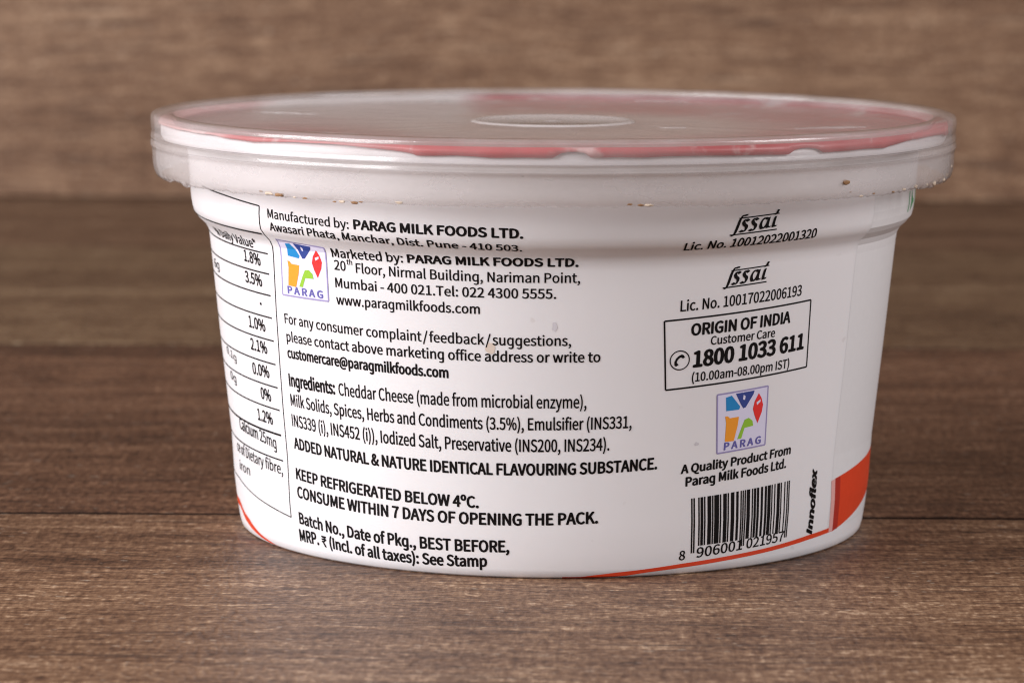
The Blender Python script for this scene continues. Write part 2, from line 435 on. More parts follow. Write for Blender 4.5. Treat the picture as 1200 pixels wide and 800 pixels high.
# ------------------------------------------------------------------ print on the cup wall
# every print is laid out in (angle in degrees, height along the wall in mm) and wrapped on the wall's own profile
FONT = {
" ":[153,[],[]],
"%":[628,[140,194,200,212,240,267,254,353,240,437,200,491,140,509,80,491,41,437,27,353,41,267,80,212,140,232,105,245,82,286,74,353,82,419,105,458,140,471,175,458,198,419,206,353,198,286,175,245,154,-9,196,-9,473,509,430,509,488,-9,548,10,587,63,602,149,587,235,548,288,488,306,429,288,389,235,375,149,389,63,429,10,488,29,453,43,430,83,422,149,430,216,453,255,488,268,523,255,547,216,555,149,547,83,523,43],[7,5,6,24,26,27,24,25,26,8,18,7,18,5,7,18,4,5,8,17,18,19,4,18,20,4,19,8,16,17,9,16,8,20,3,4,21,3,20,9,15,16,10,15,9,10,14,15,22,3,21,22,2,3,35,33,34,36,46,35,46,33,35,46,32,33,10,13,14,23,2,22,36,45,46,47,32,46,11,13,10,23,1,2,48,32,47,36,44,45,11,12,13,12,1,23,37,44,36,48,31,32,11,1,12,49,31,48,37,43,44,0,1,11,38,43,37,38,42,43,50,31,49,50,30,31,38,41,42,51,30,50,51,29,30,39,41,38,39,40,41,40,29,51,39,29,40,39,28,29]],
"&":[464,[177,-9,232,-2,279,18,321,48,361,23,399,4,436,-9,452,43,423,53,392,69,359,91,395,145,424,205,446,269,388,269,370,215,346,166,318,122,271,164,228,212,191,263,245,304,287,352,304,411,292,462,258,496,205,509,145,493,105,451,91,392,95,354,106,315,123,274,75,236,39,189,25,130,44,58,97,9,280,81,250,60,218,46,184,41,134,52,98,84,85,133,94,169,116,201,149,231,187,177,232,127,168,304,155,334,147,364,144,392,152,429,173,455,206,465,233,457,248,437,253,409,241,369,210,335],[27,25,26,27,24,25,28,56,27,56,24,27,28,55,56,57,24,56,57,23,24,58,23,57,28,54,55,29,54,28,59,23,58,29,53,54,59,22,23,60,22,59,29,52,53,30,52,29,61,22,60,30,51,52,31,51,30,61,21,22,50,21,61,31,50,51,32,50,31,50,20,21,32,20,50,33,20,32,15,13,14,15,12,13,33,47,20,47,19,20,34,47,33,34,46,47,48,19,47,16,12,15,48,18,19,16,11,12,34,45,46,35,45,34,49,18,48,35,44,45,17,11,16,49,17,18,17,10,11,35,43,44,36,43,35,38,17,49,38,10,17,38,9,10,36,42,43,39,9,38,39,8,9,40,8,39,37,42,36,40,3,8,3,7,8,37,41,42,40,2,3,4,7,3,41,2,40,4,6,7,37,2,41,5,6,4,37,1,2,0,1,37]],
"(":[231,[163,-134,201,-117,153,-14,124,97,115,212,124,327,153,437,201,540,163,558,109,453,75,338,63,212,75,85,109,-29],[9,7,8,9,6,7,10,6,9,10,5,6,11,5,10,11,4,5,12,4,11,12,3,4,12,2,3,13,2,12,13,1,2,0,1,13]],
")":[231,[68,-134,121,-29,156,85,168,212,156,338,121,453,68,558,29,540,78,437,107,327,117,212,107,97,78,-14,29,-117],[7,5,6,8,5,7,8,4,5,9,4,8,9,3,4,10,3,9,11,3,10,11,2,3,12,2,11,12,1,2,13,1,12,13,0,1]],
"*":[319,[105,321,160,386,213,321,243,342,199,414,274,445,262,480,184,461,177,543,141,543,134,460,56,480,44,445,118,414,75,342],[10,8,9,10,7,8,12,10,11,7,5,6,10,5,7,12,5,10,13,5,12,13,4,5,14,4,13,14,1,4,1,3,4,14,0,1,2,3,1]],
",":[190,[51,-130,104,-96,139,-47,151,13,144,52,126,77,98,86,75,81,58,66,51,42,58,19,74,4,97,-1,104,-1,96,-39,72,-70,36,-93],[7,5,6,8,5,7,8,4,5,9,4,8,9,3,4,10,3,9,11,3,10,11,13,3,13,2,3,12,13,11,14,2,13,15,2,14,15,1,2,16,1,15,0,1,16]],
"-":[237,[31,167,206,167,206,215,31,215],[0,2,3,0,1,2]],
".":[190,[95,-9,117,-3,134,14,140,38,134,63,117,80,95,86,72,80,56,63,50,38,56,14,72,-3],[7,5,6,8,5,7,8,4,5,9,4,8,9,3,4,10,3,9,10,2,3,10,1,2,11,1,10,11,0,1]],
"/":[267,[8,-122,53,-122,257,542,212,542],[0,2,3,0,1,2]],
"0":[379,[190,-9,272,20,326,107,345,252,326,395,272,481,190,509,107,481,53,395,34,252,53,107,107,20,190,42,140,63,106,132,94,252,106,371,140,438,190,460,240,438,273,371,285,252,273,132,240,63],[7,5,6,8,17,7,17,18,7,18,5,7,18,19,5,19,4,5,8,16,17,20,4,19,9,16,8,20,3,4,21,3,20,9,15,16,10,15,9,10,14,15,22,3,21,22,2,3,10,13,14,23,2,22,11,13,10,23,1,2,11,12,13,12,1,23,11,1,12,0,1,11]],
"1":[379,[60,0,334,0,334,52,234,52,234,500,186,500,157,486,123,474,83,465,83,425,172,425,172,52,60,52],[6,4,5,6,10,4,10,3,4,7,10,6,8,10,7,9,10,8,11,3,10,0,11,12,0,3,11,0,2,3,0,1,2]],
"2":[379,[30,0,344,0,344,54,206,54,179,53,151,51,124,49,227,157,296,261,321,362,303,440,252,491,175,509,117,500,69,475,27,436,63,400,94,430,128,451,167,458,219,445,249,411,259,359,235,268,159,162,30,37],[13,11,12,14,11,13,14,10,11,15,19,14,19,10,14,15,18,19,20,10,19,15,17,18,21,10,20,21,9,10,16,17,15,22,9,21,22,8,9,23,8,22,24,8,23,24,7,8,25,7,24,25,6,7,4,2,3,4,1,2,5,1,4,6,1,5,25,1,6,0,1,25]],
"3":[379,[179,-9,261,8,319,57,340,134,326,194,288,237,235,261,235,264,281,290,312,330,323,384,304,452,253,494,177,509,124,501,78,480,38,450,72,410,102,435,137,452,175,458,221,448,250,421,260,379,247,331,203,297,121,284,121,236,213,224,262,189,277,136,264,86,228,54,175,43,125,51,84,72,52,100,20,60,58,26,111,1],[14,12,13,15,12,14,15,11,12,16,20,15,20,11,15,16,19,20,21,11,20,16,18,19,21,10,11,17,18,16,22,10,21,23,10,22,23,9,10,24,9,23,25,9,24,25,8,9,26,8,25,26,7,8,27,7,26,27,6,7,27,5,6,27,28,5,28,4,5,29,4,28,29,3,4,30,3,29,31,3,30,31,2,3,37,35,36,32,2,31,37,34,35,38,34,37,32,1,2,33,1,32,38,33,34,38,1,33,39,1,38,39,0,1]],
"4":[379,[232,0,291,0,291,138,357,138,357,188,291,188,291,500,222,500,14,179,14,138,232,138,232,188,78,188,192,358,206,383,220,408,233,432,235,432,234,403,233,370,232,341],[8,6,7,8,16,6,16,17,6,17,5,6,8,15,16,18,5,17,8,14,15,19,5,18,8,13,14,20,5,19,8,12,13,11,5,20,8,11,12,8,5,11,8,4,5,8,3,4,9,3,8,10,3,9,0,2,10,2,3,10,0,1,2]],
"5":[379,[179,-9,258,11,319,69,342,162,322,253,267,305,192,322,164,320,139,313,117,302,130,447,318,447,318,500,75,500,59,267,92,246,119,262,145,272,175,275,230,261,266,222,279,161,265,98,227,57,173,43,121,51,81,71,50,98,18,57,58,25,110,1],[14,10,13,10,12,13,10,11,12,14,9,10,7,5,6,8,5,7,9,5,8,9,4,5,14,18,9,18,4,9,14,17,18,19,4,18,14,16,17,15,16,14,20,4,19,20,3,4,21,3,20,21,2,3,22,2,21,28,26,27,23,2,22,28,25,26,23,1,2,24,1,23,29,25,28,29,24,25,29,1,24,30,1,29,30,0,1]],
"6":[379,[205,-9,277,12,329,68,349,153,332,241,284,293,210,310,170,303,131,283,97,250,116,373,162,438,226,458,255,453,283,440,305,420,340,458,309,484,270,502,223,509,132,482,65,396,38,239,60,101,120,19,98,201,132,238,167,258,200,264,250,250,280,212,290,153,279,94,248,54,205,40,151,59,115,113],[20,18,19,20,17,18,20,16,17,21,11,20,11,12,20,12,16,20,13,16,12,13,14,16,14,15,16,21,10,11,22,10,21,22,9,10,7,5,6,8,5,7,8,4,5,9,28,8,28,4,8,9,27,28,29,4,28,9,26,27,22,26,9,30,4,29,30,3,4,23,25,22,25,26,22,31,3,30,23,36,25,32,3,31,32,2,3,23,35,36,24,35,23,33,2,32,33,1,2,24,34,35,34,1,33,24,1,34,0,1,24]],
"7":[379,[135,0,200,0,215,174,258,319,347,462,347,500,33,500,33,447,276,447,198,312,154,170],[7,5,6,7,4,5,7,8,4,8,3,4,9,3,8,9,2,3,10,2,9,10,1,2,0,1,10]],
"8":[379,[191,-9,273,8,327,54,347,120,335,179,304,222,263,252,263,255,293,285,319,326,329,376,313,444,266,491,192,508,122,491,74,447,55,381,65,333,89,295,123,265,123,263,79,231,45,184,31,124,52,55,108,8,225,271,169,297,128,331,112,381,122,423,150,451,192,461,237,449,266,418,276,372,270,337,253,303,192,38,138,50,101,82,87,130,96,174,120,213,156,243,221,214,269,177,288,122,276,78,242,48],[14,12,13,15,12,14,15,32,12,32,11,12,15,31,32,33,11,32,15,30,31,34,11,33,16,30,15,34,10,11,16,29,30,35,10,34,17,29,16,17,28,29,35,9,10,36,9,35,37,9,36,18,28,17,18,27,28,37,8,9,26,8,37,18,26,27,19,26,18,26,7,8,19,7,26,20,7,19,21,44,20,44,7,20,44,6,7,44,5,6,21,43,44,45,5,44,22,43,21,45,4,5,46,4,45,22,42,43,23,42,22,46,3,4,47,3,46,23,41,42,23,40,41,24,40,23,48,3,47,48,2,3,24,39,40,49,2,48,25,39,24,49,1,2,25,38,39,38,1,49,25,1,38,25,0,1]],
"9":[379,[160,-9,249,19,315,109,342,271,319,404,260,483,173,509,102,488,50,432,30,347,47,260,95,207,168,190,209,197,249,218,283,250,263,128,218,62,158,43,127,48,98,61,74,81,40,42,71,16,111,-2,282,303,248,264,213,243,178,236,128,250,99,288,89,347,100,407,130,446,174,460,229,442,265,389],[7,5,6,8,5,7,8,34,5,34,35,5,35,4,5,8,33,34,8,32,33,36,4,35,9,32,8,9,31,32,36,3,4,25,3,36,10,31,9,10,30,31,26,3,25,10,29,30,26,15,3,15,2,3,27,15,26,11,29,10,27,14,15,16,2,15,11,28,29,28,14,27,11,14,28,11,13,14,12,13,11,17,2,16,17,1,2,22,20,21,18,1,17,22,19,20,22,18,19,22,1,18,23,1,22,23,0,1,24,0,23]],
":":[190,[95,-9,117,-3,134,14,140,38,134,63,117,80,95,86,72,80,56,63,50,38,56,14,72,-3,95,266,117,272,134,289,140,314,134,339,117,355,95,362,72,355,56,339,50,314,56,289,72,272],[19,17,18,19,16,17,20,16,19,20,15,16,21,15,20,22,15,21,22,14,15,23,14,22,23,13,14,12,13,23,7,5,6,8,5,7,8,4,5,9,4,8,9,3,4,10,3,9,10,2,3,10,1,2,11,1,10,11,0,1]],
"@":[645,[306,-118,358,-114,406,-101,452,-79,435,-42,398,-60,357,-72,311,-76,195,-49,114,30,84,157,123,312,222,414,351,451,468,423,539,348,563,237,547,153,508,99,460,80,427,90,413,120,418,170,448,322,407,322,398,291,397,291,381,312,360,324,336,328,258,300,207,233,189,151,201,92,234,56,281,43,315,50,346,69,374,95,376,95,389,63,417,44,454,38,524,60,582,128,606,240,576,372,489,460,357,492,198,450,83,333,38,155,75,5,171,-87,293,86,266,93,247,115,239,155,251,214,285,264,336,284,355,281,371,271,385,252,364,132,339,106,315,91],[49,47,48,49,13,47,13,14,47,14,46,47,49,12,13,50,12,49,15,46,14,50,11,12,15,45,46,16,45,15,51,11,50,30,28,29,30,27,28,25,23,24,25,22,23,51,10,11,30,26,27,31,60,30,60,26,30,60,25,26,60,61,25,61,62,25,62,63,25,63,22,25,31,59,60,31,58,59,64,22,63,16,44,45,17,44,16,32,58,31,32,57,58,64,21,22,51,9,10,52,9,51,32,56,57,18,44,17,33,56,32,65,21,64,18,43,44,65,20,21,33,55,56,66,38,65,38,39,65,39,20,65,19,43,18,66,37,38,40,20,39,33,54,55,34,54,33,54,37,66,40,19,20,34,37,54,40,43,19,34,36,37,41,43,40,41,42,43,35,36,34,52,8,9,53,8,52,5,3,4,53,7,8,6,3,5,7,3,6,53,3,7,53,2,3,0,2,53,0,1,2]],
"A":[415,[3,0,66,0,115,153,297,153,345,0,412,0,242,500,172,500,130,203,155,280,172,336,189,391,205,449,207,449,224,392,240,336,258,280,282,203],[0,12,7,12,6,7,12,13,6,13,5,6,0,11,12,14,5,13,15,5,14,0,10,11,16,5,15,0,9,10,0,8,9,17,5,16,0,2,8,2,17,8,2,3,17,3,5,17,0,1,2,4,5,3]],
"B":[448,[69,0,228,0,327,16,393,65,417,147,404,205,369,245,316,266,316,269,356,293,380,331,389,378,367,449,306,488,217,500,69,500,132,288,132,450,209,450,274,442,314,417,327,370,315,326,276,298,206,288,132,50,132,239,219,239,293,229,340,200,355,149,339,93,293,61,219,50],[0,17,15,17,14,15,17,13,14,17,18,13,18,12,13,0,16,17,19,12,18,19,11,12,20,11,19,21,11,20,21,10,11,22,10,21,22,9,10,23,9,22,24,9,23,24,8,9,0,26,16,26,24,16,26,8,24,26,7,8,26,6,7,26,27,6,27,28,6,28,5,6,0,25,26,29,5,28,29,4,5,30,4,29,31,4,30,31,3,4,32,3,31,32,2,3,33,2,32,0,33,25,0,2,33,0,1,2]],
"C":[435,[257,-9,317,0,368,24,411,63,376,103,342,73,304,53,260,46,177,72,123,142,104,252,124,360,179,429,262,454,302,448,335,431,364,407,398,447,364,478,317,500,261,509,147,478,69,389,40,250,68,110,145,22],[21,19,20,21,18,19,21,17,18,22,12,21,12,13,21,13,17,21,14,17,13,15,17,14,15,16,17,22,11,12,23,11,22,23,10,11,23,9,10,24,9,23,24,8,9,25,8,24,5,3,4,6,3,5,25,7,8,6,2,3,7,2,6,25,2,7,25,1,2,0,1,25]],
"D":[469,[69,0,196,0,324,30,402,116,429,252,402,387,323,471,194,500,69,500,132,52,132,449,188,449,286,426,345,359,364,252,345,144,286,76,188,52],[0,10,8,10,7,8,10,6,7,10,11,6,11,12,6,12,5,6,0,9,10,13,5,12,13,4,5,14,4,13,15,4,14,15,3,4,16,3,15,16,2,3,17,2,16,0,17,9,0,2,17,0,1,2]],
"E":[402,[69,0,364,0,364,54,132,54,132,236,321,236,321,290,132,290,132,447,357,447,357,500,69,500],[0,8,11,8,10,11,8,9,10,0,7,8,0,4,7,4,6,7,4,5,6,0,3,4,0,2,3,0,1,2]],
"F":[377,[69,0,132,0,132,224,323,224,323,278,132,278,132,447,357,447,357,500,69,500],[0,6,9,6,8,9,6,7,8,0,5,6,0,2,5,2,4,5,2,3,4,0,1,2]],
"G":[470,[265,-9,328,-1,380,19,420,49,420,259,255,259,255,207,362,207,362,76,337,60,306,50,271,46,181,72,124,142,104,252,125,360,183,429,271,454,315,447,350,430,379,407,413,447,378,477,331,500,269,509,151,478,70,389,40,250,69,110,148,22],[25,23,24,25,22,23,26,16,25,16,17,25,17,22,25,17,21,22,18,21,17,18,19,21,19,20,21,26,15,16,27,15,26,27,14,15,6,4,5,6,7,4,7,3,4,27,13,14,28,13,27,8,3,7,28,12,13,29,12,28,9,3,8,29,11,12,10,3,9,11,3,10,11,2,3,29,2,11,0,2,29,0,1,2]],
"H":[497,[69,0,132,0,132,236,365,236,365,0,428,0,428,500,365,500,365,291,132,291,132,500,69,500],[0,10,11,0,9,10,8,6,7,8,5,6,0,2,9,2,8,9,2,3,8,3,5,8,0,1,2,4,5,3]],
"I":[200,[69,0,132,0,132,500,69,500],[0,2,3,0,1,2]],
"K":[441,[69,0,132,0,132,158,218,261,368,0,438,0,257,310,414,500,342,500,133,249,132,249,132,500,69,500],[0,11,12,0,10,11,9,7,8,9,6,7,9,3,6,3,5,6,9,2,3,4,5,3,0,9,10,0,2,9,0,1,2]],
"L":[370,[69,0,351,0,351,54,132,54,132,500,69,500],[0,4,5,0,3,4,0,2,3,0,1,2]],
"M":[554,[69,0,126,0,126,277,124,325,121,376,117,424,120,424,160,310,255,50,297,50,392,310,432,424,435,424,431,376,428,325,426,277,426,0,485,0,485,500,409,500,314,233,302,198,291,163,279,128,276,128,264,163,253,198,240,233,145,500,69,500],[0,5,29,5,28,29,5,6,28,6,27,28,20,11,19,11,18,19,11,12,18,12,17,18,0,4,5,7,27,6,20,10,11,13,17,12,0,3,4,14,17,13,15,17,14,0,2,3,8,27,7,20,9,10,0,1,2,16,17,15,8,26,27,21,9,20,22,9,21,8,25,26,23,9,22,8,24,25,8,23,24,8,9,23]],
"N":[493,[69,0,128,0,128,263,127,315,124,368,121,419,123,419,177,316,359,0,424,0,424,500,364,500,364,240,366,187,369,133,373,82,370,82,316,185,133,500,69,500],[0,5,19,5,18,19,5,6,18,6,17,18,12,10,11,12,9,10,0,4,5,7,17,6,0,3,4,8,17,7,0,2,3,0,1,2,13,9,12,14,9,13,8,16,17,15,9,14,8,15,16,8,9,15]],
"O":[506,[253,-9,364,23,439,113,467,252,439,390,364,478,253,509,142,478,67,390,40,252,67,113,142,23,253,46,174,72,123,143,104,252,123,360,174,429,253,454,332,429,383,360,402,252,383,143,332,72],[7,5,6,8,17,7,17,18,7,18,5,7,18,19,5,19,4,5,8,16,17,20,4,19,9,16,8,20,3,4,9,15,16,21,3,20,10,15,9,10,14,15,22,3,21,22,2,3,10,13,14,23,2,22,11,13,10,23,1,2,12,1,23,11,12,13,11,1,12,11,0,1]],
"P":[432,[69,0,132,0,132,199,214,199,311,216,375,266,398,353,375,440,310,486,211,500,69,500,132,250,132,449,203,449,277,440,321,411,336,353,322,295,279,261,206,250],[0,12,10,12,9,10,12,8,9,12,13,8,13,7,8,0,11,12,14,7,13,15,7,14,15,6,7,16,6,15,17,6,16,17,5,6,18,5,17,18,4,5,19,4,18,0,2,11,2,19,11,2,4,19,2,3,4,0,1,2]],
"Q":[506,[253,44,174,69,123,141,104,252,123,360,174,429,253,454,332,429,383,360,402,252,383,141,332,69,406,-126,434,-124,459,-120,477,-114,465,-65,451,-69,433,-72,413,-73,362,-66,320,-43,290,-6,383,37,444,125,467,252,439,390,364,478,253,509,142,478,67,390,40,252,63,123,126,34,222,-7,262,-68,324,-110],[29,27,28,30,5,29,5,6,29,6,27,29,6,7,27,7,26,27,30,4,5,8,26,7,31,4,30,8,25,26,31,3,4,9,25,8,32,3,31,32,2,3,10,25,9,10,24,25,32,1,2,11,24,10,11,23,24,33,1,32,0,23,11,33,0,1,33,23,0,33,22,23,34,22,33,34,21,22,35,21,34,35,20,21,17,15,16,35,19,20,36,19,35,18,15,17,19,15,18,36,15,19,12,15,36,12,14,15,12,13,14]],
"R":[433,[132,263,132,449,216,449,282,440,323,412,337,360,323,306,282,273,216,263,343,0,414,0,287,219,346,245,386,292,400,360,377,442,316,487,225,500,69,500,69,0,132,0,132,212,222,212],[19,1,18,1,17,18,1,16,17,1,2,16,2,15,16,19,0,1,3,15,2,3,14,15,4,14,3,5,14,4,6,14,5,6,13,14,7,13,6,7,12,13,8,12,7,19,21,0,21,8,0,21,12,8,21,11,12,21,22,11,22,10,11,19,20,21,9,10,22]],
"S":[407,[207,-9,298,10,356,61,377,133,363,195,327,237,274,267,203,297,164,316,133,341,120,381,132,420,164,445,214,454,257,448,295,432,327,407,360,447,320,479,270,501,214,509,132,492,77,445,56,377,72,315,111,274,158,248,229,217,272,196,302,169,313,128,301,85,265,57,208,46,157,54,110,76,70,108,33,65,81,26,140,0],[21,19,20,21,18,19,22,18,21,22,13,18,13,17,18,22,12,13,14,17,13,15,17,14,15,16,17,23,12,22,23,11,12,23,10,11,23,9,10,24,9,23,24,8,9,24,7,8,25,7,24,25,6,7,26,6,25,26,5,6,27,5,26,27,4,5,28,4,27,29,4,28,29,3,4,30,3,29,30,2,3,31,2,30,37,35,36,32,2,31,37,34,35,38,34,37,32,1,2,33,1,32,38,33,34,38,1,33,39,1,38,39,0,1]],
"T":[409,[173,0,236,0,236,447,387,447,387,500,21,500,21,447,173,447],[6,4,5,6,3,4,7,3,6,0,2,7,2,3,7,0,1,2]],
"U":[492,[246,-9,338,11,402,79,426,206,426,500,365,500,365,205,349,110,306,61,246,46,187,61,145,110,130,205,130,500,67,500,67,206,91,79,154,11],[15,13,14,15,12,13,6,4,5,6,3,4,16,12,15,6,2,3,16,11,12,7,2,6,16,10,11,8,2,7,8,1,2,17,10,16,17,9,10,9,1,8,17,1,9,17,0,1]],
"V":[392,[160,0,233,0,392,500,328,500,248,229,232,173,216,120,199,64,196,64,180,120,164,173,148,229,67,500,1,500],[0,12,13,0,11,12,4,2,3,4,1,2,0,10,11,5,1,4,0,9,10,6,1,5,0,8,9,7,1,6,0,7,8,0,1,7]],
"W":[599,[123,0,198,0,273,302,281,340,290,378,298,415,301,415,309,378,317,340,325,302,401,0,477,0,580,500,520,500,467,228,458,174,448,120,439,65,435,65,423,120,412,174,400,228,330,500,272,500,203,228,191,174,179,120,168,65,165,65,155,120,145,174,135,228,83,500,18,500],[0,32,33,0,31,32,24,22,23,24,5,22,5,6,22,6,21,22,14,12,13,14,11,12,24,4,5,7,21,6,24,3,4,8,21,7,24,2,3,9,21,8,24,1,2,10,21,9,0,30,31,25,1,24,10,20,21,15,11,14,10,19,20,0,29,30,26,1,25,16,11,15,10,18,19,0,28,29,27,1,26,17,11,16,0,27,28,0,1,27,10,17,18,10,11,17]],
"Y":[362,[149,0,212,0,212,194,363,500,297,500,233,359,217,322,200,286,183,249,180,249,163,286,147,322,131,359,66,500,-1,500,149,194],[15,13,14,15,12,13,5,3,4,5,2,3,15,11,12,6,2,5,15,10,11,7,2,6,15,9,10,8,2,7,15,8,9,15,2,8,0,2,15,0,1,2]],
"a":[384,[148,-9,192,-2,233,18,271,44,273,44,278,0,329,0,329,228,316,308,275,361,201,380,144,372,95,354,56,332,80,289,112,308,150,322,191,328,238,314,261,280,267,235,138,209,64,164,40,96,54,39,92,4,166,42,132,47,109,66,100,100,116,142,169,173,267,193,267,90,233,63,200,47],[11,9,10,12,9,11,12,8,9,13,17,12,17,8,12,14,15,13,15,16,13,16,17,13,18,8,17,19,8,18,19,7,8,20,7,19,21,7,20,21,32,7,32,6,7,22,32,21,22,31,32,33,6,32,22,30,31,23,30,22,23,29,30,23,28,29,24,28,23,34,4,33,4,6,33,24,27,28,35,4,34,24,26,27,26,3,35,3,4,35,26,2,3,5,6,4,24,2,26,25,2,24,25,1,2,0,1,25]],
"b":[422,[226,-9,305,15,364,83,387,191,370,291,320,356,239,380,198,373,159,354,123,328,126,394,126,543,63,543,63,0,113,0,118,38,121,38,155,13,191,-3,216,44,188,47,158,59,126,82,126,277,160,305,192,322,224,327,281,310,312,263,322,190,308,112,270,61],[13,11,12,13,10,11,13,9,10,7,5,6,8,5,7,8,4,5,9,26,8,26,4,8,13,23,9,23,24,9,24,25,9,25,26,9,27,4,26,28,4,27,28,3,4,13,22,23,29,3,28,29,2,3,30,2,29,31,2,30,31,1,2,13,15,22,15,21,22,19,1,31,15,20,21,15,19,20,15,16,19,16,1,19,13,14,15,17,1,16,17,0,1,18,0,17]],
"c":[348,[209,-9,252,-3,293,13,329,38,302,80,276,61,247,48,214,43,154,61,114,110,100,185,115,260,156,309,216,327,243,323,268,312,290,295,321,336,293,358,257,374,214,380,125,357,60,290,35,185,59,80,120,14],[21,19,20,21,18,19,21,17,18,22,13,21,13,17,21,13,14,17,14,15,17,15,16,17,22,12,13,22,11,12,23,11,22,23,10,11,24,10,23,24,9,10,24,8,9,25,8,24,5,3,4,6,3,5,25,7,8,7,3,6,25,3,7,25,2,3,0,2,25,0,1,2]],
"d":[423,[189,-9,231,-2,269,17,302,44,304,44,309,0,360,0,360,543,297,543,297,400,301,337,269,360,236,375,196,380,117,356,59,289,36,185,55,80,108,14,203,44,147,61,112,109,100,186,115,260,153,309,207,327,238,324,267,311,297,289,297,94,267,66,236,49],[9,7,8,9,6,7,10,6,9,14,12,13,14,11,12,14,10,11,15,25,14,25,10,14,25,26,10,26,27,10,27,28,10,28,6,10,15,24,25,15,23,24,16,23,15,29,6,28,16,22,23,16,21,22,17,21,16,17,20,21,30,4,29,4,6,29,18,20,17,31,4,30,18,19,20,19,4,31,18,3,19,3,4,19,18,2,3,5,6,4,18,1,2,0,1,18]],
"e":[378,[213,-9,259,-4,300,10,334,29,312,70,284,54,254,44,220,41,157,57,115,102,97,171,347,171,348,181,349,193,349,206,332,298,282,358,201,380,121,356,60,289,35,185,59,80,123,14,96,215,115,277,153,317,203,330,252,317,284,278,295,215],[18,16,17,18,15,16,19,25,18,25,26,18,26,15,18,27,15,26,28,15,27,19,24,25,28,14,15,20,24,19,29,14,28,20,23,24,20,29,23,20,14,29,20,13,14,20,12,13,21,10,20,10,12,20,10,11,12,21,9,10,21,8,9,22,8,21,5,3,4,22,7,8,6,3,5,7,3,6,22,3,7,22,2,3,0,2,22,0,1,2]],
"f":[222,[23,320,73,320,73,0,135,0,135,320,214,320,214,370,135,370,135,429,141,469,158,494,188,502,201,501,215,497,229,492,243,540,224,546,203,550,181,552,120,537,85,495,73,430,73,370,23,367],[19,17,18,19,16,17,19,15,16,19,14,15,20,11,19,11,12,19,12,13,19,13,14,19,20,10,11,21,10,20,21,9,10,21,8,9,22,8,21,22,7,8,23,7,22,23,6,7,23,5,6,0,5,23,1,5,0,2,4,1,4,5,1,2,3,4]],
"g":[385,[188,-171,287,-153,352,-106,375,-42,361,8,318,37,246,46,173,46,134,51,114,65,108,86,112,104,120,118,132,130,150,123,169,119,187,117,256,133,304,178,323,246,319,277,308,302,293,323,368,323,368,370,239,370,225,375,207,379,187,380,118,364,68,318,48,248,56,206,73,172,97,148,97,145,77,128,62,105,56,76,60,50,72,30,89,16,89,12,60,-12,41,-40,35,-72,54,-125,108,-159,187,160,148,170,119,201,108,248,119,294,147,324,187,334,227,324,255,294,266,248,255,201,227,170,196,-128,139,-120,102,-97,89,-63,93,-41,105,-20,127,0,143,-3,160,-5,175,-5,239,-5,280,-10,305,-25,314,-53,299,-89,259,-117],[29,27,28,29,26,27,29,25,26,29,24,25,29,23,24,30,54,29,54,23,29,30,53,54,55,23,54,30,52,53,56,22,55,22,23,55,56,21,22,31,52,30,56,20,21,31,51,52,57,20,56,57,19,20,32,51,31,32,50,51,58,19,57,58,18,19,33,50,32,59,18,58,33,49,50,59,17,18,34,49,33,48,17,59,34,48,49,34,17,48,35,17,34,36,13,35,13,17,35,13,16,17,36,12,13,14,16,13,37,12,36,15,16,14,37,11,12,38,11,37,38,10,11,38,9,10,39,9,38,39,8,9,39,7,8,40,7,39,40,6,7,40,5,6,40,4,5,41,4,40,42,4,41,43,66,42,66,4,42,66,70,4,70,71,4,71,3,4,43,65,66,67,70,66,68,70,67,69,70,68,72,3,71,44,65,43,44,64,65,73,3,72,45,64,44,45,63,64,73,2,3,74,2,73,45,62,63,46,62,45,75,2,74,46,61,62,75,1,2,60,1,75,46,60,61,47,60,46,47,1,60,47,0,1]],
"h":[414,[63,0,126,0,126,269,160,300,192,319,226,325,267,315,289,283,297,226,297,0,359,0,359,235,347,314,309,363,246,380,199,371,159,349,123,318,126,394,126,543,63,543],[0,19,20,0,18,19,0,17,18,15,13,14,16,13,15,16,12,13,17,5,16,5,12,16,17,4,5,6,12,5,17,3,4,0,2,17,2,3,17,7,12,6,7,11,12,8,11,7,0,1,2,8,10,11,9,10,8]],
"i":[188,[94,447,116,452,130,466,136,488,130,509,116,524,94,529,73,524,58,509,53,488,58,466,73,452,63,0,126,0,126,370,63,370],[12,14,15,12,13,14,7,5,6,8,5,7,8,4,5,9,4,8,9,3,4,10,3,9,10,2,3,11,2,10,11,1,2,0,1,11]],
"k":[377,[63,0,124,0,124,98,194,179,302,0,370,0,230,221,353,370,284,370,127,175,124,175,124,543,63,543],[0,11,12,0,10,11,9,7,8,9,6,7,9,3,6,3,5,6,9,2,3,4,5,3,0,9,10,0,2,9,0,1,2]],
"l":[194,[128,-9,143,-8,155,-6,164,-3,156,44,150,43,146,43,143,43,134,46,128,54,126,70,126,543,63,543,63,74,69,29,91,1],[13,11,12,13,10,11,14,10,13,14,9,10,14,8,9,14,7,8,5,3,4,6,3,5,7,3,6,14,3,7,15,3,14,0,3,15,0,2,3,0,1,2]],
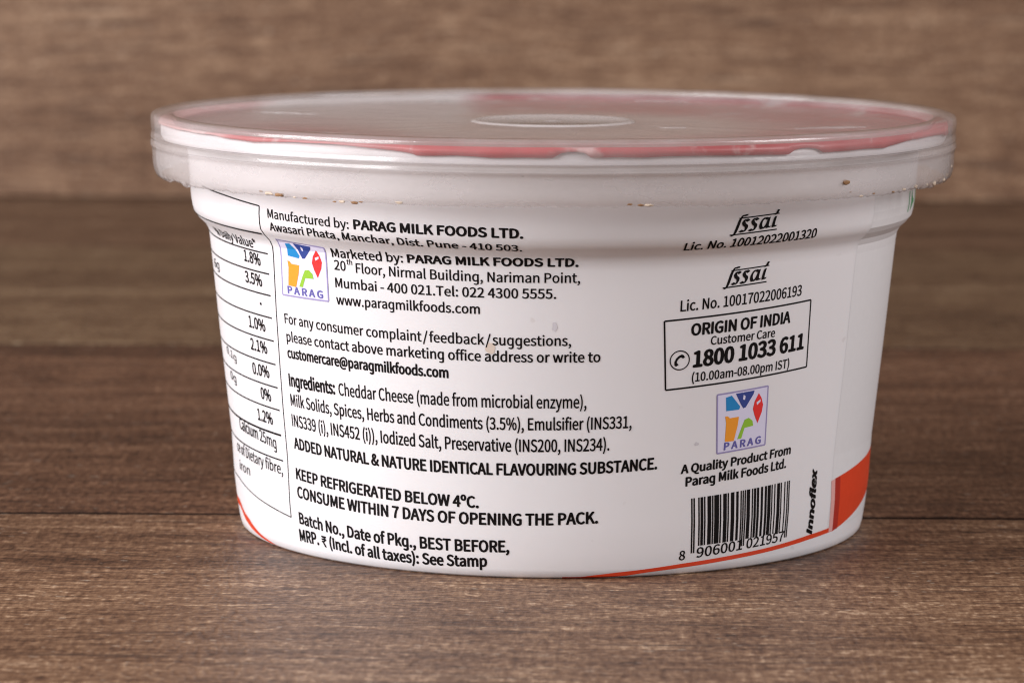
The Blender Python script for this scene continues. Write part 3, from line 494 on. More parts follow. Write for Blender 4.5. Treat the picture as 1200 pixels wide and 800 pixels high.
"m":[632,[63,0,126,0,126,269,158,300,189,319,218,325,257,315,280,283,287,226,287,0,349,0,349,269,383,300,413,319,443,325,481,315,504,283,512,226,512,0,574,0,574,235,561,314,524,363,462,380,418,371,378,346,339,309,319,347,285,371,237,380,194,371,156,349,121,317,120,317,114,370,63,370],[30,28,29,24,22,23,31,28,30,31,27,28,25,22,24,0,34,35,0,33,34,25,21,22,32,27,31,32,5,27,5,26,27,26,14,25,14,21,25,32,4,5,6,26,5,26,13,14,15,21,14,32,3,4,26,12,13,0,32,33,0,2,32,2,3,32,7,26,6,16,21,15,16,20,21,7,12,26,7,11,12,8,11,7,17,20,16,0,1,2,8,10,11,17,19,20,9,10,8,18,19,17]],
"n":[416,[63,0,126,0,126,269,160,300,192,319,226,325,267,315,289,283,297,226,297,0,359,0,359,235,347,314,309,363,246,380,199,371,158,349,121,317,120,317,114,370,63,370],[15,13,14,16,13,15,0,19,20,0,18,19,16,12,13,17,5,16,5,12,16,17,4,5,6,12,5,17,3,4,0,17,18,0,2,17,2,3,17,7,12,6,7,11,12,8,11,7,0,1,2,8,10,11,9,10,8]],
"o":[413,[207,-9,291,14,354,80,378,185,354,290,291,357,207,380,122,357,60,290,35,185,60,80,122,14,207,43,150,61,113,110,100,185,113,260,150,309,207,327,263,309,301,260,314,185,301,110,263,61],[7,5,6,8,5,7,8,18,5,18,4,5,8,17,18,19,4,18,20,4,19,8,16,17,20,3,4,9,16,8,9,15,16,21,3,20,10,15,9,10,14,15,22,3,21,22,2,3,10,13,14,23,2,22,11,13,10,23,1,2,12,1,23,11,12,13,11,1,12,0,1,11]],
"p":[423,[63,-156,126,-156,126,-31,123,34,157,11,192,-4,226,-9,305,15,364,83,387,191,370,291,320,356,239,380,197,373,157,353,121,327,120,327,114,370,63,370,216,44,189,47,158,59,126,82,126,277,160,305,193,322,224,327,281,310,312,263,322,190,308,112,270,61],[13,11,12,14,11,13,0,17,18,0,16,17,14,10,11,15,26,14,26,10,14,0,15,16,0,23,15,23,24,15,24,25,15,25,26,15,27,10,26,28,10,27,28,9,10,0,22,23,29,9,28,29,8,9,30,8,29,31,8,30,31,7,8,0,3,22,3,21,22,19,7,31,3,20,21,3,19,20,3,7,19,0,2,3,4,7,3,4,6,7,5,6,4,0,1,2]],
"q":[423,[297,-156,360,-156,360,370,310,370,304,336,303,336,270,360,236,375,196,380,117,356,59,289,36,185,55,80,108,14,189,-9,230,-2,268,16,301,43,297,-25,203,44,147,61,112,109,100,186,115,260,153,309,207,327,238,324,267,311,297,289,297,94,267,66,236,49],[9,7,8,9,6,7,4,2,3,4,1,2,9,5,6,10,25,9,25,5,9,25,4,5,25,26,4,26,27,4,27,28,4,28,1,4,10,24,25,10,23,24,11,23,10,29,1,28,11,22,23,11,21,22,12,21,11,12,20,21,30,17,29,17,1,29,13,20,12,31,17,30,13,19,20,19,17,31,13,17,19,13,16,17,18,1,17,13,15,16,14,15,13,0,1,18]],
"r":[265,[63,0,126,0,126,238,154,288,186,316,218,324,232,323,243,321,254,318,266,372,254,377,241,379,226,380,187,370,151,344,121,303,120,303,114,370,63,370],[13,11,12,13,10,11,13,9,10,13,8,9,14,7,13,7,8,13,0,17,18,0,16,17,15,5,14,5,6,14,6,7,14,15,4,5,15,3,4,0,15,16,0,2,15,2,3,15,0,1,2]],
"s":[319,[160,-9,233,6,279,46,294,101,277,157,235,191,181,214,142,229,113,249,102,278,109,305,132,324,171,332,201,327,229,315,254,299,284,338,252,359,214,374,170,380,101,366,57,328,42,275,59,223,99,190,150,168,190,151,222,129,235,98,227,68,202,47,162,40,121,45,85,61,52,84,22,42,61,16,108,-2],[20,18,19,20,17,18,21,17,20,21,16,17,21,12,16,12,13,16,13,14,16,14,15,16,21,11,12,22,11,21,22,10,11,22,9,10,22,8,9,23,8,22,23,7,8,23,6,7,24,6,23,24,5,6,24,4,5,25,4,24,26,4,25,26,3,4,27,3,26,28,3,27,28,2,3,29,2,28,35,33,34,30,2,29,35,32,33,31,2,30,31,1,2,35,31,32,36,31,35,36,1,31,37,1,36,37,0,1]],
"t":[257,[179,-9,202,-7,226,-2,248,5,235,52,222,47,207,43,193,42,159,50,141,74,136,113,136,320,237,320,237,370,136,370,136,475,84,475,77,370,18,367,18,320,74,320,74,115,83,50,117,7],[17,15,16,17,14,15,18,14,17,18,13,14,18,12,13,19,12,18,20,12,19,21,11,20,11,12,20,21,10,11,22,10,21,22,9,10,22,8,9,5,3,4,22,7,8,23,7,22,6,3,5,7,3,6,23,3,7,0,3,23,0,2,3,0,1,2]],
"u":[414,[171,-9,218,0,257,23,293,58,295,58,300,0,352,0,352,370,290,370,290,108,257,72,225,52,190,45,150,55,127,87,120,143,120,370,57,370,57,136,69,56,107,8],[18,16,17,18,15,16,9,7,8,9,6,7,18,14,15,19,14,18,10,4,9,4,6,9,19,13,14,11,3,10,3,4,10,11,2,3,5,6,4,20,13,19,20,12,13,12,2,11,20,2,12,20,1,2,0,1,20]],
"v":[355,[143,0,216,0,347,370,285,370,215,160,204,123,192,87,181,50,177,50,166,87,155,123,143,160,74,370,9,370],[0,12,13,0,11,12,4,2,3,4,1,2,0,10,11,5,1,4,0,9,10,6,1,5,0,8,9,7,1,6,0,7,8,0,1,7]],
"w":[547,[121,0,194,0,246,198,255,234,263,270,271,306,275,306,283,270,291,235,300,200,353,0,429,0,529,370,469,370,415,156,408,121,400,87,393,53,389,53,381,87,372,121,364,156,306,370,245,370,187,156,178,121,170,87,162,53,159,53,152,87,144,121,137,156,82,370,18,370],[0,32,33,0,31,32,24,22,23,24,5,22,5,6,22,6,21,22,14,12,13,14,11,12,24,4,5,7,21,6,8,21,7,24,3,4,9,21,8,24,2,3,10,21,9,24,1,2,0,30,31,25,1,24,10,20,21,15,11,14,26,1,25,16,11,15,0,29,30,10,19,20,27,1,26,17,11,16,0,28,29,10,18,19,0,27,28,0,1,27,10,17,18,10,11,17]],
"x":[340,[10,0,76,0,126,87,138,109,150,131,163,153,166,153,181,131,194,109,207,87,261,0,329,0,207,187,320,370,255,370,209,289,198,268,187,248,177,227,173,227,161,248,149,268,137,289,87,370,20,370,132,193],[25,23,24,25,22,23,15,13,14,15,12,13,25,21,22,16,12,15,25,20,21,17,12,16,25,19,20,18,12,17,25,18,19,25,12,18,0,5,25,5,12,25,5,6,12,6,11,12,0,4,5,7,11,6,8,11,7,0,3,4,0,2,3,9,11,8,0,1,2,10,11,9]],
"y":[355,[69,-160,132,-142,176,-97,207,-31,347,370,286,370,219,165,209,131,199,95,189,60,186,60,173,95,161,131,149,165,74,370,9,370,158,-1,149,-29,130,-70,103,-98,66,-108,56,-107,46,-105,38,-102,25,-152,38,-156,53,-159],[16,14,15,16,13,14,6,4,5,6,3,4,16,12,13,7,3,6,16,11,12,8,3,7,16,10,11,9,3,8,16,9,10,16,3,9,17,3,16,18,3,17,18,2,3,19,2,18,19,1,2,20,1,19,24,22,23,24,21,22,24,20,21,24,1,20,24,0,1,25,0,24,26,0,25]],
"z":[324,[24,0,304,0,304,50,102,50,298,337,298,370,45,370,45,320,219,320,24,33],[7,5,6,7,4,5,7,8,4,8,3,4,9,3,8,9,2,3,9,1,2,0,1,9]],
"\u00ba":[278,[138,295,196,310,238,354,254,424,238,493,196,537,138,552,81,537,39,493,23,424,39,354,81,310,138,334,102,345,79,377,70,424,79,471,102,502,138,514,175,502,198,471,206,424,198,377,175,345],[7,5,6,8,5,7,8,18,5,18,4,5,8,17,18,19,4,18,8,16,17,20,4,19,9,16,8,20,3,4,9,15,16,21,3,20,10,15,9,10,14,15,22,3,21,22,2,3,10,13,14,23,2,22,11,13,10,23,1,2,11,12,13,12,1,23,11,1,12,0,1,11]]}
RMEAN = 50.0
def arc_r(v): return prof_at(v)[0]
class Print:
    def __init__(s): s.v = []; s.f = []
    def tri(s, pts, tris, layer=0, mat=0):
        o = len(s.v)
        s.v += [(p[0], p[1], layer) for p in pts]
        s.f += [(tuple(o+i for i in t), mat) for t in tris]
    def poly(s, pts, layer=0, mat=0):
        from mathutils.geometry import tessellate_polygon
        s.tri(pts, tessellate_polygon([[Vector((p[0], p[1], 0)) for p in pts]]), layer, mat)
    def band(s, lo, hi, layer=0, mat=0):
        """strip between two polylines of equal length"""
        n = len(lo)
        s.tri(list(lo)+list(hi), [(i, i+1, n+i+1) for i in range(n-1)] + [(i, n+i+1, n+i) for i in range(n-1)], layer, mat)
    def line(s, pts, w, layer=0, mat=0, step=2.0):
        """stroke of w mm through (deg, mm) points"""
        fine = [pts[0]]
        for a, b in zip(pts, pts[1:]):
            n = max(1, int(abs(b[0]-a[0])/step))
            fine += [(a[0]+(b[0]-a[0])*i/n, a[1]+(b[1]-a[1])*i/n) for i in range(1, n+1)]
        k = math.radians(1)*RMEAN
        lo, hi = [], []
        for i, p in enumerate(fine):
            a = fine[max(i-1, 0)]; b = fine[min(i+1, len(fine)-1)]
            tx, ty = (b[0]-a[0])*k, b[1]-a[1]; L = math.hypot(tx, ty) or 1
            nx, ny = -ty/L*w/2, tx/L*w/2
            lo.append((p[0]-nx/k, p[1]-ny)); hi.append((p[0]+nx/k, p[1]+ny))
        s.band(lo, hi, layer, mat)
    def build(s, name, mats, parent, label=None, lift=.03):
        bm = bmesh.new()
        vs = [bm.verts.new((a/10, b, l)) for a, b, l in s.v]
        for f, m in s.f:
            if len(set(f)) < 3: continue
            try: fc = bm.faces.new([vs[i] for i in f]); fc.material_index = m
            except ValueError: pass
        bm.normal_update()
        for f in bm.faces:
            if f.normal.z < 0: f.normal_flip()
        vmin = min(x[1] for x in s.v); vmax = max(x[1] for x in s.v)
        for i, q in enumerate(SEG_S):
            cuts = [q]
            if i+1 < len(SEG_S) and 42 < q < 50: cuts.append((q+SEG_S[i+1])/2)
            for c in cuts:
                if vmin < c < vmax:
                    bmesh.ops.bisect_plane(bm, geom=bm.verts[:]+bm.edges[:]+bm.faces[:], plane_co=(0, c, 0), plane_no=(0, 1, 0))
        for v in bm.verts:
            th, vv, l = math.radians(v.co.x*10), v.co.y, v.co.z
            r, z, nr, nz = prof_at(vv)
            d = lift + l*.006
            r += nr*d; z += nz*d
            v.co = (r*math.sin(th)*MM, -r*math.cos(th)*MM, max(z, .02)*MM)
        return link(name, bm, mats, parent, smooth=False, label=label)

def glyph(ch):
    if ch == 'g':
        adv, v, t = FONT['q']
        pts = [(v[i], max(v[i+1], -100) if v[i+1] < -20 else v[i+1]) for i in range(0, len(v), 2)]
        tris = [tuple(t[i:i+3]) for i in range(0, len(t), 3)]
        o = len(pts); hook = []
        for k in range(9):
            a = -math.pi*k/8*.86
            hook.append(((360-131)+131*math.cos(a)*1.0, -90+86*math.sin(a)))
        inn = []
        for k in range(9):
            a = -math.pi*k/8*.80
            inn.append(((297-75)+75*math.cos(a), -90+34*math.sin(a)))
        pts += hook+inn
        for k in range(8): tris += [(o+k, o+k+1, o+9+k+1), (o+k, o+9+k+1, o+9+k)]
        return adv, pts, tris
    if ch == '\u20b9':
        pts, tris = [], []
        def q(a, b, c, d):
            o = len(pts); pts.extend((a, b, c, d)); tris.extend(((o, o+1, o+2), (o, o+2, o+3)))
        q((30, 445), (330, 445), (330, 500), (30, 500)); q((30, 320), (330, 320), (330, 372), (30, 372))
        ar = [(30+190*math.sin(i*math.pi/10)+60, 345+128*math.cos(i*math.pi/10)) for i in range(11)]
        for a, b in zip(ar, ar[1:]): q(a, b, (90+(b[0]-90)*.72, 345+(b[1]-345)*.68), (90+(a[0]-90)*.72, 345+(a[1]-345)*.68))
        q((30, 205), (120, 205), (120, 255), (30, 255)); q((60, 230), (130, 230), (310, 0), (230, 0))
        return 360, pts, tris
    adv, v, t = FONT[ch]
    if ch == '/':
        return adv+150, [(v[i]+75, v[i+1]) for i in range(0, len(v), 2)], [tuple(t[i:i+3]) for i in range(0, len(t), 3)]
    return adv, [(v[i], v[i+1]) for i in range(0, len(v), 2)], [tuple(t[i:i+3]) for i in range(0, len(t), 3)]

def text_shape(string):
    x = 0; out = []; lo, hi = 1e9, -1e9
    for ch in string:
        adv, p, t = glyph(ch)
        if p:
            lo = min(lo, x+min(a for a, b in p)); hi = max(hi, x+max(a for a, b in p))
            out.append(([(x+a, b) for a, b in p], t))
        x += adv
    return out, lo, hi
BOLD8 = [(0, 0), (1, 0), (-1, 0), (0, 1), (0, -1), (.7, .7), (-.7, .7), (.7, -.7), (-.7, -.7)]
def text(pr, string, t0, v0, t1, v1, cap, weight, shear, bow=0.0, layer=0, mat=0):
    shp, lo, hi = text_shape(string)
    k = math.radians(1)*arc_r((v0+v1)/2)
    e = cap*(.026 + .050*weight)
    e_u = e/k * min(1.0, max(.3, ((t1-t0)*k/(hi-lo))/(cap/500)))
    wt = (t1-t0) - 2*e_u
    sc = cap/500 * (1-.04*weight)
    for q, (dx, dy) in enumerate(BOLD8 if weight >= 0 else BOLD8[:1]):
        for pts, tris in shp:
            P = []
            for x, y in pts:
                f = (x+y*shear-lo)/(hi-lo)
                P.append((t0+e_u+f*wt+dx*e_u, v0+(v1-v0)*f+4*bow*f*(1-f)+y*sc+dy*e*.7+e*.4))
            pr.tri(P, tris, layer+q*.25, mat)
LAY = [
["manufacturer_text","Manufactured by:",-47.525,50.506,-31.186,49.946,1.281,0,0,0],
["manufacturer_text","PARAG MILK FOODS LTD.",-30.358,49.966,-4.17,49.503,1.332,1,0,0],
["manufacturer_text","Awasari Phata, Manchar, Dist. Pune - 410 503.",-47.47,48.689,-4.421,47.313,1.165,0.4,0,0],
["manufacturer_text","Marketed by:",-36.406,44.754,-23.394,44.638,1.362,0.15,0,0],
["manufacturer_text","PARAG MILK FOODS LTD.",-22.685,44.67,3.996,44.653,1.239,1,0,0],
["manufacturer_text","20",-36.156,42.968,-33.886,42.891,1.366,0,0,0],
["manufacturer_text","th",-33.668,43.846,-32.583,43.812,0.761,0,0,0],
["manufacturer_text","Floor, Nirmal Building, Nariman Point,",-31.97,42.762,4.27,42.406,1.35,0,0,-0.152],
["manufacturer_text","Mumbai - 400 021.Tel: 022 4300 5555.",-36.186,40.467,0.643,40.177,1.339,0.1,0,-0.085],
["manufacturer_text","www.paragmilkfoods.com",-36.209,38.036,-11.17,37.873,1.344,0.1,0,0],
["consumer_text","For any consumer complaint/feedback/suggestions,",-48.556,34.371,3.019,33.596,1.416,0,0,-0.298],
["consumer_text","please contact above marketing office address or write to",-48.452,31.758,7.657,31.284,1.42,0.1,0,-0.223],
["consumer_text","customercare@paragmilkfoods.com",-48.6,29.365,-16.51,28.664,1.475,0.75,0,0],
["ingredients_text","Ingredients:",-48.865,25.209,-37.79,24.984,1.827,0.8,0,0],
["ingredients_text","Cheddar Cheese (made from microbial enzyme),",-37.06,24.946,5.58,24.801,1.731,0,0,-0.139],
["ingredients_text","Milk Solids, Spices, Herbs and Condiments (3.5%), Emulsifier (INS331,",-48.898,22.36,13.0,21.854,1.688,0.1,0,-0.472],
["ingredients_text","INS339 (i), INS452 (i)), Iodized Salt, Preservative (INS200, INS234).",-49.041,19.342,9.448,18.715,1.746,0.1,0,-0.476],
["ingredients_text","ADDED NATURAL & NATURE IDENTICAL FLAVOURING SUBSTANCE.",-49.095,16.05,17.628,15.807,1.643,0.7,0,-0.827],
["storage_text","KEEP REFRIGERATED BELOW 4ºC.",-49.125,11.58,-11.972,10.317,1.61,0.7,0,-0.276],
["storage_text","CONSUME WITHIN 7 DAYS OF OPENING THE PACK.",-49.049,8.902,7.831,8.367,1.649,0.7,0,-0.66],
["batch_text","Batch No., Date of Pkg., BEST BEFORE,",-49.089,5.032,-6.909,4.105,1.675,0.7,0,-0.517],
["batch_text","MRP.",-49.493,2.376,-44.221,2.381,1.771,0.7,0,0],
["batch_text","₹",-43.478,2.301,-42.303,2.245,1.57,0.3,0,0],
["batch_text","(Incl. of all taxes): See Stamp",-41.616,2.271,-10.751,1.877,1.627,0.7,0,-0.41],
["licence_mark_rim","Lic. No. 10012022001320",19.79,47.174,43.2,48.275,1.435,0.35,0,0],
["licence_mark","Lic. No. 10017022006193",20.298,38.082,43.348,39.162,1.499,0.1,0,0],
["customer_care_box","ORIGIN OF INDIA",22.287,34.602,41.35,35.4,1.644,0.75,0,0],
["customer_care_box","Customer Care",25.838,33.153,38.221,33.599,1.187,0.15,0,0],
["customer_care_box","1800 1033 611",22.901,30.087,45.049,31.358,2.251,0.9,0,0],
["customer_care_box","(10.00am-08.00pm IST)",22.853,28.039,41.951,28.894,1.249,0.2,0,0],
["quality_text","A Quality Product From",21.818,14.908,44.317,16.172,1.258,0.8,0,0],
["quality_text","Parag Milk Foods Ltd.",22.763,13.063,43.505,14.216,1.293,0.8,0,0],
["barcode","8",22.235,2.408,23.378,2.453,1.358,0.1,0,0],
["barcode","906001",25.48,2.607,34.692,3.121,1.453,0.1,0,0],
["barcode","021957",35.541,3.158,44.26,3.462,1.436,0.1,0,0],
["nutrition_table","% Daily Value*",-71.401,45.306,-54.58,44.597,1.45,0.3,0],
["nutrition_table","1.8%",-59.469,42.45,-53.989,42.16,1.653,0.4,0,0],
["nutrition_table","3.5%",-59.818,39.327,-54.105,39.13,1.66,0.4,0,0],
["nutrition_table","1.0%",-60.137,32.727,-54.404,32.542,1.673,0.4,0,0],
["nutrition_table","2.1%",-60.281,29.421,-54.47,29.292,1.68,0.4,0,0],
["nutrition_table","0.0%",-60.529,25.802,-54.535,25.756,1.692,0.4,0,0],
["nutrition_table","0%",-58.284,22.378,-54.734,22.268,1.689,0.4,0,0],
["nutrition_table","1.2%",-60.431,18.977,-54.928,18.834,1.704,0.4,0,0],
["nutrition_table",".",-55.479,36.424,-54.872,36.405,1.623,0.6,0,0],
["nutrition_table","Calcium",-70.597,16.437,-61.178,15.901,1.715,0.3,0,0],
["nutrition_table","25mg",-60.485,15.859,-54.561,15.303,1.712,0,0,0],
["nutrition_table","ce of Dietary fibre,",-74.559,12.632,-53.008,11.717,1.567,0,0,0],
["nutrition_table","iron",-73.254,9.976,-66.424,9.883,1.355,0,0,0],
["nutrition_table","0.1g",-74.258,27.362,-67.927,26.683,1.111,0,0,0],
["nutrition_table","0g",-73.369,23.614,-69.451,23.314,1.25,0,0,0],
["nutrition_table","6g",-78.058,39.897,-73.112,39.869,1.27,0,0,0]]
PT = {
"logo_a":[[-47.779,46.902],[-37.658,46.073],[-37.817,38.338],[-48.45,38.501]],
"logo_b":[[27.66,25.943],[37.642,26.589],[38.043,18.066],[28.326,17.468]],
"care_box":[[17.734,36.796],[45.767,38.35],[46.234,28.664],[18.428,27.038]],
"phone":[[20.62,31.198],[22.252,31.303],[20.543,32.53]],
"bars":[[23.94,11.291],[44.692,12.253],[44.987,4.905],[24.397,4.316],[24.493,3.329]],
"fssai_rim":[[26.858,49.538],[34.883,50.035],[34.616,52.789]],
"fssai":[[27.506,41.117],[35.549,41.615],[35.467,44.456]],
"flex":[[52.182,3.623],[52.096,13.344],[50.528,3.953]],
"tab_line":[[-50.521,47.704],[-51.612,44.093],[-51.745,41.149],[-51.918,38.009],[-52.119,34.745],[-52.169,31.4],[-52.291,27.962],[-52.335,24.557],[-52.392,21.253],[-52.699,17.535],[-52.762,13.776]],
"tab_border":[[-69.264,53.446],[-49.446,52.06],[-49.861,49.263],[-49.938,45.856],[-50.675,35.717],[-51.294,21.459],[-51.446,5.655],[-74.578,8.502]],
"block":[[58.694,11.007],[76.474,12.343],[71.582,4.812],[59.566,2.99]],
"stripe_top":[[59.58,3.765],[51.159,3.493],[40.644,2.827],[31.322,2.359],[23.035,1.916],[16.85,1.468],[10.898,0.968],[5.082,0.349],[-0.747,0.0]],
"stripe_bot":[[59.223,3.036],[51.379,2.784],[40.774,2.2],[31.416,1.753],[23.109,1.32],[16.91,0.937],[10.969,0.381],[5.117,0.0]],
"left_stripe_top":[[-76.89,5.175],[-73.518,3.844],[-68.099,2.812],[-63.792,2.266],[-58.768,1.94],[-53.959,1.627]],
"green":[[73.627,52.835],[77.219,52.546],[76.007,49.729]],
"stain":[[-9.576,33.089]],
"smudge":[[0.435,36.231],[24.368,19.079]],
"overlap":[[57.054,45.041],[52.08,16.8]]}
prints = {}
def P_(name): return prints.setdefault(name, Print())
for part, *q in LAY: text(P_(part), *q)

# nutrition table rules and frame
nt = P_('nutrition_table')
def rule(t, v, w, left=-86.0):
    pts = [(t-(t-left)*i/16, v+.045*((t-left)*i/16)*.75) for i in range(17)]
    nt.line(pts[::-1], w)
for k, (t, v) in enumerate(PT['tab_line']): rule(t, v, .32 if k in (0, 9) else .23)
bd = PT['tab_border']
nt.line([bd[0], ((bd[0][0]+bd[1][0])/2, (bd[0][1]+bd[1][1])/2+.1), bd[1]], .20)
nt.line(bd[1:7], .20)
nt.line([(-86, bd[7][1]+.3), bd[7], ((bd[7][0]+bd[6][0])/2, (bd[7][1]+bd[6][1])/2-.15), bd[6]], .18)

# customer care frame and telephone sign
cb = PT['care_box']; cc = P_('customer_care_box')
for a, b in zip(cb, cb[1:]+cb[:1]): cc.line([a, b], .24)
pc = PT['phone']; ru, rv = (pc[1][0]-pc[0][0]), pc[2][1]-pc[0][1]
ring = [(pc[0][0]+ru*math.cos(i*math.pi/24), pc[0][1]+rv*math.sin(i*math.pi/24)) for i in range(49)]
cc.line(ring, .16, 1)
def blob(cx, cy_, pts, layer=2): cc.poly([(pc[0][0]+ru*x, pc[0][1]+rv*y) for x, y in pts], layer)
hs_o = [(.52, .30), (.40, .52), (.18, .62), (-.10, .50), (-.40, .20), (-.56, -.18), (-.55, -.50), (-.36, -.66)]
hs_i = [(.30, .16), (.20, .30), (.06, .30), (-.10, .18), (-.24, .00), (-.32, -.22), (-.24, -.34), (-.10, -.46)]
for i in range(7): blob(0, 0, [hs_o[i], hs_o[i+1], hs_i[i+1], hs_i[i]])

# licence mark lettering drawn with a broad pen
def fssai(pr, q):
    (t0, v0), (t1, v1), (t2, v2) = q
    H = v2-v1
    def mp(x, y): return (t0+(t1-t0)*x/168, v0+(v1-v0)*x/168+H*y/77)
    def pen(path, nib=9.0, ang=38, layer=0):
        fine = []
        for i in range(len(path)-1):
            p0 = path[max(i-1, 0)]; p1 = path[i]; p2 = path[i+1]; p3 = path[min(i+2, len(path)-1)]
            for k in range(6):
                u = k/6
                fine.append(tuple(.5*((2*p1[j])+(-p0[j]+p2[j])*u+(2*p0[j]-5*p1[j]+4*p2[j]-p3[j])*u*u+(-p0[j]+3*p1[j]-3*p2[j]+p3[j])*u**3) for j in (0, 1)))
        fine.append(path[-1])
        ca, sa = math.cos(math.radians(ang))*nib/2, math.sin(math.radians(ang))*nib/2
        for a, b in zip(fine, fine[1:]):
            for (nx, ny) in ((ca, sa), (2.2, -2.2)):
                pr.tri([mp(a[0]-nx, a[1]-ny), mp(a[0]+nx, a[1]+ny), mp(b[0]+nx, b[1]+ny), mp(b[0]-nx, b[1]-ny)], [(0, 1, 2), (0, 2, 3)], layer)
    pen([(-2, 0), (60, 0), (120, 0), (168, 0)], 5, 90)
    pen([(27, 62), (80, 62), (130, 62), (174, 62)], 4.6, 90, 1)
    pen([(2, -4), (12, 2), (19, 20), (26, 44), (32, 60), (41, 71), (56, 71)], 14, 30, 2)
    for dx in (-15, 18):
        pen([(76+dx, 48), (67+dx, 54), (58+dx, 49), (60+dx, 37), (68+dx, 28), (66+dx, 15), (56+dx, 9), (47+dx, 14)], 13, 30, 3)
    pen([(132, 46), (121, 51), (110, 42), (105, 26), (109, 13), (118, 14), (128, 28), (135, 47)], 12, 30, 4)
    pen([(136, 51), (131, 30), (130, 15), (141, 15)], 13, 30, 5)
    pen([(160, 51), (154, 28), (153, 14), (164, 16)], 13, 30, 6)
    pen([(156, 60), (164, 64), (171, 77)], 9, 0, 7)
fssai(P_('licence_mark_rim'), PT['fssai_rim'])
fssai(P_('licence_mark'), PT['fssai'])

# barcode
b0, b1, b2, b3, b4 = PT['bars']; bc = P_('barcode')
Lc = ['0001101', '0011001', '0010011', '0111101', '0100011', '0110001', '0101111', '0111011', '0110111', '0001011']
Rc = [''.join('10'[int(c)] for c in s_) for s_ in Lc]; Gc = [s_[::-1] for s_ in Rc]
code = '8906001021957'; par = 'LGLGGL'
bits = '101' + ''.join((Lc if p == 'L' else Gc)[int(c)] for p, c in zip(par, code[1:7])) + '01010' + ''.join(Rc[int(c)] for c in code[7:]) + '101'
i = 0
while i < len(bits):
    if bits[i] == '1':
        j = i
        while j < len(bits) and bits[j] == '1': j += 1
        guard = i < 3 or i >= 92 or 45 <= i < 50
        f0, f1 = (i-.14)/95, (j+.10)/95
        def corner(f, top):
            A, B = (b0, b1) if top else (b3, b2)
            p = [A[0]+(B[0]-A[0])*f, A[1]+(B[1]-A[1])*f]
            if not top and guard: p[1] -= b3[1]-b4[1]
            return p
        bc.poly([corner(f0, 0), corner(f1, 0), corner(f1, 1), corner(f0, 1)])
        i = j
    else: i += 1

# printer's mark running up the wall
fx = PT['flex']; mk = Print()
shp, lo, hi = text_shape('Innoflex')
L = fx[1][1]-fx[0][1]; capd = fx[0][0]-fx[2][0]
for q, (dx, dy) in enumerate(BOLD8):
    for pts, tris in shp:
        PP = []
        for x, y in pts:
            f = (x+y*.30-lo)/(hi-lo+150)
            vv = fx[0][1]+f*L+dx*.17
            PP.append((fx[0][0]+(fx[1][0]-fx[0][0])*f-y/500*capd+dy*.13, vv))
        mk.tri(PP, tris, q*.25)

# dairy emblem
def emblem(q):
    pr = Print(); TL, TR, BR, BL = q
    def mp(u, v):
        a = (BL[0]+(BR[0]-BL[0])*u, BL[1]+(BR[1]-BL[1])*u); b = (TL[0]+(TR[0]-TL[0])*u, TL[1]+(TR[1]-TL[1])*u)
        return (a[0]+(b[0]-a[0])*v, a[1]+(b[1]-a[1])*v)
    def shape(pts, mat, layer=4): pr.poly([mp(*p) for p in pts], layer, mat)
    g = [mp(u/6, 0) for u in range(7)], [mp(u/6, 1) for u in range(7)]
    pr.band(g[0], g[1], 0, 0)
    for a, b in (((0, 0), (1, 0)), ((1, 0), (1, 1)), ((1, 1), (0, 1)), ((0, 1), (0, 0))): pr.line([mp(*a), mp(*b)], .22, 2, 1)
    shape([(.16, .93), (.27, .95), (.44, .74), (.42, .69), (.17, .70)], 2)
    shape([(.35, .97), (.72, .97), (.70, .91), (.55, .71), (.50, .70), (.45, .78)], 3)
    shape([(.50, .93), (.54, .90), (.53, .84), (.49, .85)], 0, 6)
    shape([(.81, .91), (.87, .82), (.91, .70), (.89, .58), (.81, .40), (.74, .54), (.70, .66), (.73, .78)], 4)
    shape([(.77, .76), (.85, .80), (.85, .76), (.78, .71)], 0, 6)
    shape([(.15, .61), (.20, .61), (.24, .57), (.42, .57), (.40, .42), (.33, .17), (.15, .18), (.17, .50)], 5)
    shape([(.40, .19), (.48, .19), (.54, .36), (.72, .37), (.70, .46), (.62, .52), (.54, .50), (.49, .40)], 6)
    a, b = mp(.13, .04), mp(.90, .04)
    text(pr, 'P A R A G', a[0], a[1], b[0], b[1], 1.05, .85, 0, 0, 4, 7)
    return pr
LM = [M_logo_white, M_border, M_blue, M_navy, M_red, M_amber, M_green, M_violet]

# orange artwork at the foot of the label
st = Print()
def dens(a, n=60):
    out = []
    for i in range(n+1):
        t = i/n*(len(a)-1); k = min(int(t), len(a)-2); f = t-k
        out.append((a[k][0]+(a[k+1][0]-a[k][0])*f, a[k][1]+(a[k+1][1]-a[k][1])*f))
    return out
top_, bot_ = PT['stripe_top'][::-1], PT['stripe_bot'][::-1]
top_ = [p for p in top_ if p[0] > 3]
def interp(tab, t):
    for a, b in zip(tab, tab[1:]):
        if a[0] <= t <= b[0]: return a[1]+(b[1]-a[1])*(t-a[0])/(b[0]-a[0])
    return tab[0][1] if t < tab[0][0] else tab[-1][1]
ths = [2+i for i in range(59)]
st.band([(t, interp(bot_, t)) for t in ths], [(t, max(interp(top_, t) + .16*max(0, min(1, (16-t)/9)), interp(bot_, t)+.02)) for t in ths])
lt = PT['left_stripe_top']
ths = [-88+1.5*i for i in range(25)]
sl = Print(); sl.band([(t, max(interp(lt, t)-1.5, 0)) for t in ths], [(t, max((interp(lt, t)-.35)*max(0, min(1, (-52-t)/18)), .03)) for t in ths])
blk = Print()
k = PT['block']
tops = [(k[0][0]+i*1.6, k[0][1]+(k[1][1]-k[0][1])*i*1.6/(k[1][0]-k[0][0])+.10*math.sin(i/12*math.pi)) for i in range(25)]
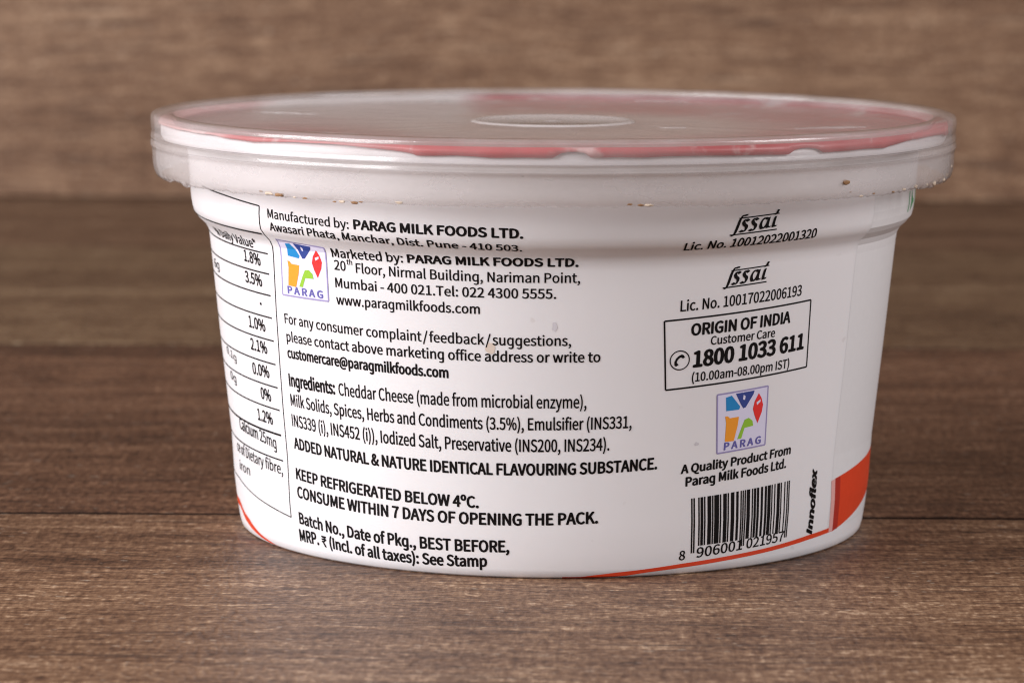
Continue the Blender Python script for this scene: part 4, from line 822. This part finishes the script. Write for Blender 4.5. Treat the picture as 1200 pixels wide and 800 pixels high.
bots = [(k[3][0]+(t-k[0][0]), k[3][1]+(k[2][1]-k[3][1])*(t-k[0][0])/(k[2][0]-k[3][0]+.3)) for t, _ in tops]
blk.band(bots, tops)
dk = Print(); dk.band([(bots[0][0]-.1, bots[0][1]+.1), (bots[0][0]+1.9, bots[0][1]+.2)], [(tops[0][0]-.1, tops[0][1]-.02), (tops[0][0]+1.9, tops[0][1]+.05)], 2)
pk = Print(); pk.band([(bots[0][0]-1.5, bots[0][1]+.1), (bots[0][0]-.1, bots[0][1]+.1)], [(tops[0][0]-1.5, tops[0][1]-.2), (tops[0][0]-.1, tops[0][1]-.05)], 1)

LBL = {'nutrition_table': 'black ruled nutrition table curving round the left of the wall'}
for name, pr in prints.items():
    pr.build(name.replace('_rim', ''), M_ink, body, LBL.get(name))
mk.build('printer_mark', M_ink, body, 'bold slanted lettering running up the wall')
emblem(PT['logo_a']).build('dairy_emblem', LM, body, 'square emblem of coloured shapes beside the address')
emblem(PT['logo_b']).build('dairy_emblem', LM, body, 'square emblem of coloured shapes under the customer care box')
st.build('orange_stripe', M_orange, body)
sl.build('orange_stripe', M_orange, body)
blk.build('orange_block', M_orange, body)
dk.build('orange_block_edge', M_deep, body)
pk.build('faded_block_edge', M_pink, body)
ov = Print()
ths = [57.5+1.5*i for i in range(24)]
ov.band([(t, 3.4) for t in ths], [(t, SEG_S[-1]-.2) for t in ths])
ov.build('label_overlap', M_seam, body, 'slightly greyer strip of label overlapping at the right', lift=.012)
gn = Print(); g = PT['green']
gn.band([(g[0][0], g[2][1]), (g[0][0]+.7, g[2][1])], [(g[0][0], g[0][1]), (g[0][0]+.7, g[0][1])])
gn.band([(g[0][0]+2.2, g[2][1]), (g[0][0]+8.0, g[2][1])], [(g[0][0]+2.2, g[0][1]), (g[0][0]+8.0, g[0][1])])
gn.build('green_edge_print', M_dgreen, body)
def spot(c, ru_, rv_, mat, seed, name):
    pr = Print()
    pts = []
    for i in range(20):
        a = i*math.pi/10; r = 1+.5*noise.noise(Vector((math.cos(a)*1.5, math.sin(a)*1.5, seed)))
        pts.append((c[0]+ru_*r*math.cos(a), c[1]+rv_*r*math.sin(a)))
    pr.poly(pts); pr.build(name, mat, body)
spot(PT['stain'][0], .8, .8, M_stain, 1, 'stain')
spot(PT['smudge'][0], .4, .6, M_smudge, 5, 'smudge')
spot(PT['smudge'][1], .35, .25, M_smudge, 9, 'smudge')
